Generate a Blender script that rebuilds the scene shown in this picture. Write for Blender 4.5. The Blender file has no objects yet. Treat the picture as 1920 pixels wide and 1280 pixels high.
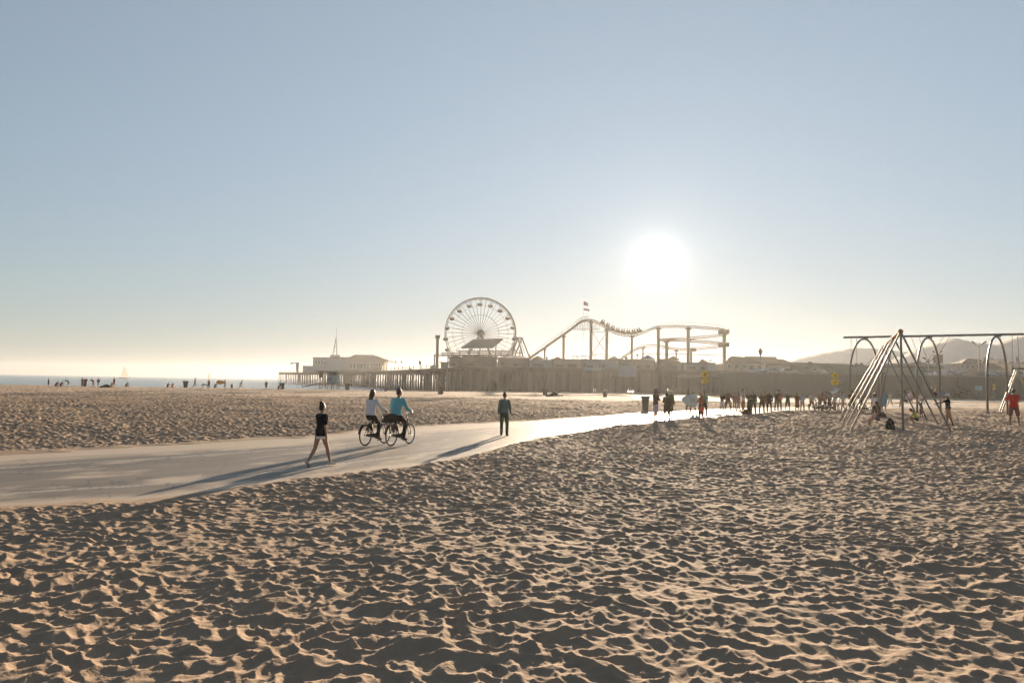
import bpy, math, random
import numpy as np
from mathutils import Vector, Matrix

R = math.radians
random.seed(7)
SC = bpy.context.scene
COL = SC.collection

# ------------------------------------------------------------------ camera
FPX = 1400.0                      # focal length in pixels of the 1920 px wide photograph
EYE = 2.10
HORIZON = 715.4                   # true horizon, picture row at the middle column
PITCH = math.atan((HORIZON - 640.0) / FPX)
ROLL = R(0.94)
FWD = Vector((0, math.cos(PITCH), math.sin(PITCH)))
UP0 = Vector((0, -math.sin(PITCH), math.cos(PITCH)))
RT0 = Vector((1, 0, 0))
UP = UP0 * math.cos(ROLL) - RT0 * math.sin(ROLL)
RT = RT0 * math.cos(ROLL) + UP0 * math.sin(ROLL)
CAM = Vector((0, 0, EYE))
cd = bpy.data.cameras.new('camera')
cd.sensor_width = 36.0
cd.lens = FPX / 1920.0 * 36.0
cd.clip_start = 0.1
cd.clip_end = 20000
cam = bpy.data.objects.new('camera', cd)
COL.objects.link(cam)
M = Matrix((RT, UP, -FWD)).transposed().to_4x4()
M.translation = CAM
cam.matrix_world = M
SC.camera = cam


def ray(x, y):
    return (FWD + RT * ((x - 960.0) / FPX) - UP * ((y - 640.0) / FPX)).normalized()


def at(x, y, depth):
    """the place at that distance ahead which the picture shows at (x, y)"""
    d = ray(x, y)
    return CAM + d * (depth / d.y)


# ------------------------------------------------------------------ light
SUN_DIR = ray(1232, 490)
SUN_EL = math.asin(SUN_DIR.z)
SUN_AZ = math.atan2(SUN_DIR.x, SUN_DIR.y)
SUN_STRENGTH = 5.0
SKY_STRENGTH = 0.075
EXPOSURE = 1.36
HAZE = 0.000155
sl = bpy.data.lights.new('sun', 'SUN')
sl.energy = SUN_STRENGTH
sl.angle = R(0.5)
sl.color = (1.0, 0.80, 0.58)
so = bpy.data.objects.new('sun', sl)
COL.objects.link(so)
so.rotation_euler = (-SUN_DIR).to_track_quat('-Z', 'Y').to_euler()

world = bpy.data.worlds.new('World')
SC.world = world
world.use_nodes = True
wn, wl = world.node_tree.nodes, world.node_tree.links
wn.clear()
w_out = wn.new('ShaderNodeOutputWorld')
w_bg = wn.new('ShaderNodeBackground')
w_bg.inputs['Strength'].default_value = SKY_STRENGTH
w_sky = wn.new('ShaderNodeTexSky')
w_sky.sky_type = 'NISHITA'
w_sky.sun_disc = False
w_sky.sun_elevation = SUN_EL
w_sky.sun_rotation = SUN_AZ
w_sky.air_density = 1.0
w_sky.dust_density = 0.0
w_sky.ozone_density = 2.5
# the glow of the low sun in hazy air: falls off with the angle from the sun
w_tc = wn.new('ShaderNodeTexCoord')
w_dot = wn.new('ShaderNodeVectorMath')
w_dot.operation = 'DOT_PRODUCT'
w_dot.inputs[1].default_value = SUN_DIR
wl.new(w_tc.outputs['Generated'], w_dot.inputs[0])


def wmath(op, a, b=None):
    n = wn.new('ShaderNodeMath')
    n.operation = op
    for i, v in enumerate((a, b)):
        if v is None:
            continue
        if isinstance(v, (int, float)):
            n.inputs[i].default_value = v
        else:
            wl.new(v, n.inputs[i])
    return n.outputs[0]


ang = wmath('ARCCOSINE', wmath('MINIMUM', w_dot.outputs['Value'], 0.999999))


def lobe(amp, width, power=1.0):
    q = wmath('POWER', wmath('DIVIDE', ang, R(width)), power)
    return wmath('MULTIPLY', wmath('EXPONENT', wmath('MULTIPLY', q, -1.0)), amp)


U = 1.0 / (SKY_STRENGTH * 2.0)      # one unit of picture white at exposure 1


def wmix(blend, fac, a, b):
    n = wn.new('ShaderNodeMix')
    n.data_type = 'RGBA'
    n.blend_type = blend
    n.clamp_result = False
    for k, v in (('Factor', fac), ('A', a), ('B', b)):
        if isinstance(v, (int, float)):
            n.inputs[k].default_value = v
        elif isinstance(v, tuple):
            n.inputs[k].default_value = (v[0], v[1], v[2], 1)
        else:
            wl.new(v, n.inputs[k])
    return n.outputs['Result']


def up(c, k=1.0):
    return tuple(x * U * k for x in c)


# clear sky dimmed and greyed by thin high haze, a pale haze belt over the horizon, and the sun's aureole
sky_c = wmix('MULTIPLY', 1.0, w_sky.outputs['Color'], (0.45, 0.475, 0.49))
veil = wmath('MULTIPLY', lobe(1.0, 72.0, 2.0), U)
sky_c = wmix('ADD', 1.0, sky_c, wmix('MULTIPLY', 1.0, (0.220, 0.232, 0.203), veil))
w_sep = wn.new('ShaderNodeSeparateXYZ')
wl.new(w_tc.outputs['Generated'], w_sep.inputs[0])
belt = wmath('EXPONENT', wmath('MULTIPLY', wmath('MAXIMUM', w_sep.outputs['Z'], 0.0), -1.0 / 0.26))
belt = wmath('MULTIPLY', belt, lobe(0.97, 80.0, 2.0))
sky_c = wmix('MIX', belt, sky_c, up((0.285, 0.285, 0.315)))
wide = wmath('MULTIPLY', lobe(0.30, 3.0), U)
core = wmath('MULTIPLY', lobe(7.0, 0.52, 1.1), U)
sky_c = wmix('ADD', 1.0, sky_c, wmix('MULTIPLY', 1.0, (1.0, 0.90, 0.76), wide))
sky_c = wmix('ADD', 1.0, sky_c, wmix('MULTIPLY', 1.0, (1.0, 0.96, 0.88), core))
wl.new(sky_c, w_bg.inputs['Color'])
wl.new(w_bg.outputs['Background'], w_out.inputs['Surface'])

SC.view_settings.view_transform = 'Standard'
SC.view_settings.look = 'None'
SC.view_settings.exposure = EXPOSURE
SC.view_settings.gamma = 1.0
SC.render.engine = 'CYCLES'
SC.cycles.use_denoising = True
SC.cycles.max_bounces = 6
SC.cycles.diffuse_bounces = 2
SC.cycles.glossy_bounces = 2
SC.cycles.volume_bounces = 0
SC.cycles.sample_clamp_indirect = 4.0

# ------------------------------------------------------------------ materials
MATS = {}


def mat(name, color, rough=0.8, spec=0.3, metal=0.0, var=0.12, scale=6.0, bump=0.0, bump_scale=40.0):
    if name in MATS:
        return MATS[name]
    m = bpy.data.materials.new(name)
    m.use_nodes = True
    nt = m.node_tree
    b = nt.nodes['Principled BSDF']
    b.inputs['Roughness'].default_value = rough
    b.inputs['Specular IOR Level'].default_value = spec
    b.inputs['Metallic'].default_value = metal
    tc = nt.nodes.new('ShaderNodeTexCoord')
    no = nt.nodes.new('ShaderNodeTexNoise')
    no.inputs['Scale'].default_value = scale
    no.inputs['Detail'].default_value = 5.0
    nt.links.new(tc.outputs['Object'], no.inputs['Vector'])
    ra = nt.nodes.new('ShaderNodeMix')
    ra.data_type = 'RGBA'
    ra.inputs['A'].default_value = [c * (1 - var) for c in color] + [1]
    ra.inputs['B'].default_value = [min(1, c * (1 + var)) for c in color] + [1]
    nt.links.new(no.outputs['Fac'], ra.inputs['Factor'])
    nt.links.new(ra.outputs['Result'], b.inputs['Base Color'])
    if bump:
        n2 = nt.nodes.new('ShaderNodeTexNoise')
        n2.inputs['Scale'].default_value = bump_scale
        n2.inputs['Detail'].default_value = 4
        nt.links.new(tc.outputs['Object'], n2.inputs['Vector'])
        bp = nt.nodes.new('ShaderNodeBump')
        bp.inputs['Strength'].default_value = bump
        bp.inputs['Distance'].default_value = 0.02
        nt.links.new(n2.outputs['Fac'], bp.inputs['Height'])
        nt.links.new(bp.outputs['Normal'], b.inputs['Normal'])
    MATS[name] = m
    return m


def srgb(r, g, b):
    f = lambda c: (c / 255.0) / 12.92 if c <= 10 else ((c / 255.0 + 0.055) / 1.055) ** 2.4
    return (f(r), f(g), f(b))


def cloth(r, g, b):
    return mat('cloth %d %d %d' % (r, g, b), srgb(r, g, b), rough=0.9, spec=0.15, var=0.15, scale=9, bump=0.3, bump_scale=30)


SKIN = mat('skin', (0.40, 0.235, 0.155), rough=0.55, spec=0.35, var=0.06, scale=20)
SKIN_DARK = mat('tanned skin', (0.25, 0.135, 0.085), rough=0.55, spec=0.35, var=0.06, scale=20)
HAIR_DARK = mat('dark hair', (0.022, 0.015, 0.012), rough=0.5, spec=0.4, var=0.3, scale=40, bump=0.5, bump_scale=90)
HAIR_BROWN = mat('brown hair', (0.075, 0.038, 0.02), rough=0.5, spec=0.4, var=0.3, scale=40, bump=0.5, bump_scale=90)
HAIR_BLONDE = mat('blonde hair', (0.32, 0.21, 0.10), rough=0.5, spec=0.4, var=0.25, scale=40, bump=0.5, bump_scale=90)
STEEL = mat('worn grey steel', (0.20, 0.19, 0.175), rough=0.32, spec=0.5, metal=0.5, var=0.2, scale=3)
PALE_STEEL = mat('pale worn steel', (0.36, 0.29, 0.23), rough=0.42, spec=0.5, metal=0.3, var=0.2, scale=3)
RUST = mat('rust red steel', (0.34, 0.13, 0.07), rough=0.75, spec=0.25, metal=0.0, var=0.25, scale=4)
DARK_METAL = mat('dark metal', (0.045, 0.045, 0.045), rough=0.4, spec=0.5, metal=0.3, var=0.2)
RUBBER = mat('black rubber', (0.02, 0.02, 0.02), rough=0.75, spec=0.3)
CHROME = mat('chrome', (0.6, 0.58, 0.55), rough=0.18, spec=0.5, metal=1.0, var=0.05)
WOOD = mat('weathered pier timber', (0.13, 0.10, 0.075), rough=0.9, spec=0.15, var=0.35, scale=1.2)
WOOD_DARK = mat('dark pier timber', (0.075, 0.058, 0.042), rough=0.9, spec=0.15, var=0.35, scale=1.2)
WHITE_PAINT = mat('white paint', (0.72, 0.70, 0.66), rough=0.5, spec=0.4, var=0.06, scale=1.5)
GREY_PAINT = mat('grey painted steel', (0.17, 0.16, 0.15), rough=0.5, spec=0.4, var=0.12, scale=0.6)
YELLOW_STEEL = mat('tan painted track', (0.24, 0.15, 0.07), rough=0.45, spec=0.4, var=0.12, scale=0.8)
COLUMN_PAINT = mat('tan painted column', (0.26, 0.19, 0.13), rough=0.6, spec=0.3, var=0.12, scale=0.5)
STUCCO_BLUE = mat('pale blue stucco', (0.30, 0.34, 0.37), rough=0.9, spec=0.15, var=0.1, scale=0.4)
STUCCO_TAN = mat('tan stucco', (0.33, 0.27, 0.20), rough=0.9, spec=0.15, var=0.12, scale=0.4)
STUCCO_GREEN = mat('grey green stucco', (0.24, 0.27, 0.20), rough=0.9, spec=0.15, var=0.12, scale=0.3)
ROOF_BROWN = mat('brown shingle roof', (0.14, 0.095, 0.07), rough=0.9, spec=0.15, var=0.25, scale=1.0)
ROOF_GREY = mat('grey roof', (0.16, 0.16, 0.15), rough=0.9, spec=0.15, var=0.2, scale=0.8)
WINDOW = mat('dark window glass', (0.03, 0.035, 0.04), rough=0.08, spec=0.6, var=0.1)
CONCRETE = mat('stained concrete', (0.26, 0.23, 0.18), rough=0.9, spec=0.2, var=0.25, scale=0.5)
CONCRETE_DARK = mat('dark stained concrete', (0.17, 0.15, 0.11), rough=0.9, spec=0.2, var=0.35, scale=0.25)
BIN_PLASTIC = mat('brown bin plastic', (0.12, 0.085, 0.06), rough=0.6, spec=0.35, var=0.15, scale=3)
SIGN_YELLOW = mat('yellow sign face', (0.72, 0.52, 0.02), rough=0.5, spec=0.4, var=0.04)
SIGN_BLACK = mat('black sign print', (0.02, 0.02, 0.02), rough=0.6, spec=0.3)
SIGN_TEAL = mat('pale teal sign face', (0.35, 0.52, 0.48), rough=0.5, spec=0.4, var=0.05)
SAIL = mat('white sail', (0.70, 0.62, 0.54), rough=0.85, spec=0.2, var=0.05, scale=0.4)

_nt = SAIL.node_tree
_bs, _ot = _nt.nodes['Principled BSDF'], _nt.nodes['Material Output']
_tr = _nt.nodes.new('ShaderNodeBsdfTranslucent')
_tr.inputs['Color'].default_value = (0.7, 0.6, 0.5, 1)
_mx = _nt.nodes.new('ShaderNodeMixShader')
_mx.inputs['Fac'].default_value = 0.28
_nt.links.new(_bs.outputs[0], _mx.inputs[1])
_nt.links.new(_tr.outputs[0], _mx.inputs[2])
_nt.links.new(_mx.outputs[0], _ot.inputs['Surface'])

# ------------------------------------------------------------------ mesh helpers
class MB:
    """collects shapes; build() links them as ONE mesh object"""

    def __init__(self):
        self.v, self.f, self.mi = [], [], []
        self.cur = 0

    def add(self, vs, fs):
        b = len(self.v)
        self.v += [tuple(p) for p in vs]
        self.f += [[b + i for i in q] for q in fs]
        self.mi += [self.cur] * len(fs)
        return self

    def box(self, c, s, rz=0.0):
        x, y, z = s[0] / 2, s[1] / 2, s[2] / 2
        ca, sa = math.cos(rz), math.sin(rz)
        vs = []
        for dz in (-z, z):
            for dx, dy in ((-x, -y), (x, -y), (x, y), (-x, y)):
                vs.append((c[0] + dx * ca - dy * sa, c[1] + dx * sa + dy * ca, c[2] + dz))
        return self.add(vs, [(3, 2, 1, 0), (4, 5, 6, 7), (0, 1, 5, 4), (1, 2, 6, 5), (2, 3, 7, 6), (3, 0, 4, 7)])

    def loft(self, pts, rx, ry=None, side=None, n=10, round_ends=True):
        """closed tube through pts with elliptical sections; side = direction of rx"""
        ry = rx if ry is None else ry
        P = [Vector(p) for p in pts]
        secs = []
        m = len(P)
        tang = []
        for i in range(m):
            a, b = P[max(0, i - 1)], P[min(m - 1, i + 1)]
            t = b - a
            if t.length < 1e-9:
                t = Vector((0, 0, 1))
            tang.append(t.normalized())
        s0 = Vector(side) if side is not None else None
        if s0 is None:
            s0 = Vector((1, 0, 0)) if abs(tang[0].x) < 0.8 else Vector((0, 1, 0))
        if round_ends:
            for k in (-1, 1):
                i = 0 if k < 0 else m - 1
                seq = []
                for a in (80, 50, 25):
                    seq.append((P[i] + tang[i] * (k * min(rx[i], ry[i]) * math.sin(R(a))), rx[i] * math.cos(R(a)), ry[i] * math.cos(R(a)), tang[i]))
                if k < 0:
                    head = seq
                else:
                    tail = seq[::-1]
        else:
            head, tail = [], []
        secs = head + [(P[i], rx[i], ry[i], tang[i]) for i in range(m)] + tail
        vs, fs = [], []
        s = s0
        for (c, a, b, t) in secs:
            s = (s - t * s.dot(t))
            if s.length < 1e-6:
                s = t.orthogonal()
            s.normalize()
            w = t.cross(s)
            for j in range(n):
                q = 2 * math.pi * j / n
                vs.append(c + s * (a * math.cos(q)) + w * (b * math.sin(q)))
        ns = len(secs)
        for i in range(ns - 1):
            for j in range(n):
                k = (j + 1) % n
                fs.append((i * n + j, i * n + k, (i + 1) * n + k, (i + 1) * n + j))
        fs.append(tuple(range(n))[::-1])
        fs.append(tuple((ns - 1) * n + j for j in range(n)))
        return self.add(vs, fs)

    def tube(self, pts, r, n=8):
        return self.loft(pts, [r] * len(pts), n=n, round_ends=False)

    def ball(self, c, rx, ry=None, rz=None, n=12):
        ry = rx if ry is None else ry
        rz = rx if rz is None else rz
        h = n // 2
        vs = [(c[0], c[1], c[2] - rz)]
        for i in range(1, h):
            a = -math.pi / 2 + math.pi * i / h
            for j in range(n):
                q = 2 * math.pi * j / n
                vs.append((c[0] + rx * math.cos(a) * math.cos(q), c[1] + ry * math.cos(a) * math.sin(q), c[2] + rz * math.sin(a)))
        vs.append((c[0], c[1], c[2] + rz))
        fs = [(0, 1 + (j + 1) % n, 1 + j) for j in range(n)]
        for i in range(h - 2):
            for j in range(n):
                k = (j + 1) % n
                fs.append((1 + i * n + j, 1 + i * n + k, 1 + (i + 1) * n + k, 1 + (i + 1) * n + j))
        e = len(vs) - 1
        o = 1 + (h - 2) * n
        fs += [(e, o + j, o + (j + 1) % n) for j in range(n)]
        return self.add(vs, fs)

    def prism(self, prof, a, b):
        """profile points (lists of Vector) at ends a and b already placed: prof(a) and prof(b)"""
        n = len(a)
        fs = [tuple(range(n))[::-1], tuple(range(n, 2 * n))]
        for i in range(n):
            k = (i + 1) % n
            fs.append((i, k, n + k, n + i))
        return self.add(list(a) + list(b), fs)

    def extrude(self, poly, off):
        o = Vector(off)
        a = [Vector(p) for p in poly]
        return self.prism(None, a, [p + o for p in a])

    def torus(self, c, r, w, axis, n=40, k=8):
        ax = Vector(axis).normalized()
        s = ax.orthogonal().normalized()
        t = ax.cross(s)
        vs, fs = [], []
        for i in range(n):
            q = 2 * math.pi * i / n
            d = s * math.cos(q) + t * math.sin(q)
            for j in range(k):
                e = 2 * math.pi * j / k
                vs.append(Vector(c) + d * (r + w * math.cos(e)) + ax * (w * math.sin(e)))
        for i in range(n):
            for j in range(k):
                i2, j2 = (i + 1) % n, (j + 1) % k
                fs.append((i * k + j, i2 * k + j, i2 * k + j2, i * k + j2))
        return self.add(vs, fs)

    def build(self, name, material, parent=None, smooth=False):
        me = bpy.data.meshes.new(name)
        me.from_pydata(self.v, [], self.f)
        for m in (material if isinstance(material, (list, tuple)) else [material]):
            me.materials.append(m)
        if any(self.mi):
            me.polygons.foreach_set('material_index', self.mi)
        me.polygons.foreach_set('use_smooth', [bool(smooth)] * len(self.f))
        me.update()
        o = bpy.data.objects.new(name, me)
        COL.objects.link(o)
        if parent is not None:
            o.parent = parent
        return o


def tag(o, label=None, cat=None, group=None, kind=None):
    if label:
        o['label'] = label
    if cat:
        o['category'] = cat
    if group:
        o['group'] = group
    if kind:
        o['kind'] = kind
    return o


def thing(name, label, cat, loc=(0, 0, 0), heading=0.0, group=None, scale=1.0):
    o = bpy.data.objects.new(name, None)
    COL.objects.link(o)
    o.location = loc
    o.rotation_euler = (0, 0, -heading)
    o.scale = (scale, scale, scale)
    return tag(o, label, cat, group)


def children(o):
    return [c for c in bpy.data.objects if c.parent == o]


def copy_tree(o, parent=None):
    c = o.copy()
    COL.objects.link(c)
    c.parent = parent
    for ch in children(o):
        copy_tree(ch, c)
    return c


TO_REMESH = []


def voxel(o, size, smooth=3):
    m = o.modifiers.new('Remesh', 'REMESH')
    m.mode = 'VOXEL'
    m.voxel_size = size
    m.use_smooth_shade = True
    if smooth:
        s = o.modifiers.new('Smooth', 'SMOOTH')
        s.factor = 0.5
        s.iterations = smooth
    TO_REMESH.append(o)
    return o


# ------------------------------------------------------------------ terrain
def sstep(a, b, x):
    t = np.clip((x - a) / (b - a), 0, 1)
    return t * t * (3 - 2 * t)


SEA_LEVEL = -1.9


def base_z(x, y):
    x = np.asarray(x, dtype=np.float64)
    y = np.asarray(y, dtype=np.float64)
    z = 0.28 * sstep(10, 24, x) * sstep(22, 38, y) * (1 - 0.8 * sstep(55, 85, y))
    z = z - 0.55 * sstep(110, 200, y) * (1 - sstep(40, 110, x))
    s = y - (150 + 0.458 * (x + 120)) - 400 * sstep(75, 100, x)
    z = z - 3.2 * sstep(0, 26, s)
    return z


def gz(x, y):
    return float(base_z(x, y))


def ground(px, py):
    """where the sight line through picture point (px, py) meets the sand"""
    d = ray(px, py)
    t, z = 0.0, 0.0
    for _ in range(12):
        t = (z - EYE) / d.z
        p = CAM + d * t
        z = gz(p.x, p.y)
    return Vector((p.x, p.y, z))


rng = np.random.default_rng(3)


def hash2(i, j, k):
    h = (i.astype(np.int64) * 374761393 + j.astype(np.int64) * 668265263 + k * 974634277) & 0xFFFFFFFF
    h = ((h ^ (h >> 13)) * 1274126177) & 0xFFFFFFFF
    h = h ^ (h >> 16)
    return (h & 0xFFFF).astype(np.float32) / 65535.0


def vnoise(x, y, k):
    xi, yi = np.floor(x), np.floor(y)
    fx, fy = (x - xi).astype(np.float32), (y - yi).astype(np.float32)
    fx, fy = fx * fx * (3 - 2 * fx), fy * fy * (3 - 2 * fy)
    xi, yi = xi.astype(np.int64), yi.astype(np.int64)
    a, b = hash2(xi, yi, k), hash2(xi + 1, yi, k)
    c, d = hash2(xi, yi + 1, k), hash2(xi + 1, yi + 1, k)
    return (a + (b - a) * fx) * (1 - fy) + (c + (d - c) * fx) * fy - 0.5


def bowls(x, y, cell, k, stretch=1.0):
    """trodden sand: overlapping round hollows that meet in sharp crests"""
    u, v = x / cell, y / (cell * stretch)
    ui, vi = np.floor(u).astype(np.int64), np.floor(v).astype(np.int64)
    best = np.full(x.shape, 9.0, dtype=np.float32)
    for di in (-1, 0, 1):
        for dj in (-1, 0, 1):
            ci, cj = ui + di, vi + dj
            cx = ci + 0.05 + 0.9 * hash2(ci, cj, k)
            cy = cj + 0.05 + 0.9 * hash2(ci, cj, k + 1)
            q = 0.75 + 0.7 * hash2(ci, cj, k + 2)
            off = 0.40 * hash2(ci, cj, k + 3)
            a = hash2(ci, cj, k + 4) * 3.14159
            dx, dy = (u - cx).astype(np.float32), (v - cy).astype(np.float32)
            ca, sa = np.cos(a), np.sin(a)
            e = 1.0 + 0.5 * hash2(ci, cj, k + 5)
            rx, ry = (dx * ca + dy * sa) * e, (-dx * sa + dy * ca) / e
            best = np.minimum(best, (rx * rx + ry * ry) * q + off)
    return best


# the paved path, from its two edges in the picture
FAR_EDGE = [(-420, 893), (-100, 862), (0, 852), (150, 841), (320, 832), (580, 818), (780, 800), (1000, 788), (1110, 781), (1230, 772), (1330, 767), (1420, 764), (1500, 762.5), (1600, 761), (1720, 757), (1830, 757.5)]
NEAR_EDGE = [(-420, 990), (-100, 958), (0, 949), (250, 937), (400, 921), (620, 892), (800, 868), (880, 855), (925, 843), (960, 834), (1110, 807), (1230, 789.5), (1330, 782), (1400, 777), (1480, 770), (1600, 767), (1720, 765.5), (1830, 760)]


def polar(seq):
    th, rr = [], []
    for x, y in seq:
        p = ground(x, y)
        th.append(math.atan2(p.x, p.y))
        rr.append(math.hypot(p.x, p.y))
    return np.array(th), np.array(rr)


FT, FR = polar(FAR_EDGE)
NT, NR = polar(NEAR_EDGE)


def path_span(th):
    return np.interp(th, NT, NR), np.interp(th, FT, FR)


TH_END = min(FT[-1], NT[-1])


def path_inside(x, y):
    """metres (along the sight line) inside the path; negative outside"""
    th = np.arctan2(x, y)
    r = np.hypot(x, y)
    n, f = path_span(th)
    d = np.minimum(r - n, f - r)
    return np.where(th > TH_END, -5.0, d)


def sand_material():
    m = bpy.data.materials.new('trodden sand')
    m.use_nodes = True
    nt = m.node_tree
    b = nt.nodes['Principled BSDF']
    b.inputs['Roughness'].default_value = 0.95
    b.inputs['Specular IOR Level'].default_value = 0.12
    tc = nt.nodes.new('ShaderNodeTexCoord')
    n1 = nt.nodes.new('ShaderNodeTexNoise')
    n1.inputs['Scale'].default_value = 0.9
    n1.inputs['Detail'].default_value = 8
    n2 = nt.nodes.new('ShaderNodeTexNoise')
    n2.inputs['Scale'].default_value = 260
    n2.inputs['Detail'].default_value = 3
    for n in (n1, n2):
        nt.links.new(tc.outputs['Object'], n.inputs['Vector'])
    mx = nt.nodes.new('ShaderNodeMix')
    mx.data_type = 'RGBA'
    mx.inputs['A'].default_value = (0.39, 0.272, 0.182, 1)
    mx.inputs['B'].default_value = (0.50, 0.36, 0.25, 1)
    nt.links.new(n1.outputs['Fac'], mx.inputs['Factor'])
    m2 = nt.nodes.new('ShaderNodeMix')
    m2.data_type = 'RGBA'
    m2.blend_type = 'MULTIPLY'
    m2.inputs['Factor'].default_value = 0.5
    rp = nt.nodes.new('ShaderNodeValToRGB')
    rp.color_ramp.elements[0].position = 0.25
    rp.color_ramp.elements[0].color = (0.35, 0.33, 0.3, 1)
    rp.color_ramp.elements[1].position = 0.6
    nt.links.new(n2.outputs['Fac'], rp.inputs['Fac'])
    nt.links.new(mx.outputs['Result'], m2.inputs['A'])
    nt.links.new(rp.outputs['Color'], m2.inputs['B'])
    nt.links.new(m2.outputs['Result'], b.inputs['Base Color'])
    n3 = nt.nodes.new('ShaderNodeTexNoise')
    n3.inputs['Scale'].default_value = 45
    n3.inputs['Detail'].default_value = 6
    nt.links.new(tc.outputs['Object'], n3.inputs['Vector'])
    bp = nt.nodes.new('ShaderNodeBump')
    bp.inputs['Strength'].default_value = 0.35
    bp.inputs['Distance'].default_value = 0.02
    nt.links.new(n3.outputs['Fac'], bp.inputs['Height'])
    nt.links.new(bp.outputs['Normal'], b.inputs['Normal'])
    return m


def build_sand():
    th = np.concatenate([np.linspace(R(-75), R(-42), 60)[:-1], np.linspace(R(-42), R(42), 1150), np.linspace(R(42), R(75), 60)[1:]])
    rows = [2.2]
    while rows[-1] < 11:
        rows.append(rows[-1] * 1.0036)
    while rows[-1] < 90:
        rows.append(rows[-1] * 1.0019)
    while rows[-1] < 420:
        rows.append(rows[-1] * 1.009)
    r = np.array(rows)
    Rr, T = np.meshgrid(r, th, indexing='ij')
    X, Y = Rr * np.sin(T), Rr * np.cos(T)
    Z = base_z(X, Y)
    wx = X + 0.14 * vnoise(X / 0.5, Y / 0.5, 11) + 0.04 * vnoise(X / 0.17, Y / 0.17, 15)
    wy = Y + 0.14 * vnoise(X / 0.5, Y / 0.5, 12) + 0.04 * vnoise(X / 0.17, Y / 0.17, 16)
    h = 0.053 * np.minimum(bowls(wx, wy, 0.20, 21), 1.1)
    h += 0.021 * np.minimum(bowls(wx + 7.3, wy - 2.1, 0.115, 41), 1.1)
    h *= 0.72 + 0.55 * (vnoise(X / 1.9, Y / 1.9, 57) + 0.5)
    h += 0.035 * vnoise(X / 0.9, Y / 0.9, 51) + 0.10 * vnoise(X / 4.0, Y / 4.0, 52)
    h += 0.012 * vnoise(X / 0.06, Y / 0.06, 53) * vnoise(X / 0.8, Y / 0.8, 54) * 2
    h -= 0.042
    ins = path_inside(X, Y) + 0.5 * vnoise(X / 0.5, Y / 0.5, 61) * sstep(8, 16, Rr) + 0.8 * vnoise(X / 2.4, Y / 2.4, 62)
    amp = sstep(0.05, -0.9, ins)
    far = 1 + 0.65 * sstep(13, 42, Rr)
    Z = Z + h * amp * far + np.where(ins > 0, -0.05 * sstep(0.0, 0.5, ins), 0.02 * sstep(0, -0.3, ins)) + 0.012
    # a worn flat court of hard ground beyond the path
    nr, nc = Z.shape
    verts = np.empty((nr * nc, 3), dtype=np.float32)
    verts[:, 0], verts[:, 1], verts[:, 2] = X.ravel(), Y.ravel(), Z.ravel()
    i = np.arange(nr - 1)[:, None] * nc + np.arange(nc - 1)[None, :]
    quads = np.stack([i, i + 1, i + nc + 1, i + nc], axis=-1).reshape(-1, 4).astype(np.int32)
    quads = quads[:, ::-1]
    me = bpy.data.meshes.new('sand')
    me.vertices.add(len(verts))
    me.vertices.foreach_set('co', verts.ravel())
    me.loops.add(quads.size)
    me.loops.foreach_set('vertex_index', np.ascontiguousarray(quads).ravel())
    me.polygons.add(len(quads))
    me.polygons.foreach_set('loop_start', np.arange(0, quads.size, 4, dtype=np.int32))
    me.polygons.foreach_set('use_smooth', np.ones(len(quads), dtype=bool))
    me.update()
    me.materials.append(sand_material())
    o = bpy.data.objects.new('sand', me)
    COL.objects.link(o)
    tag(o, kind='structure')


build_sand()


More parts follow.
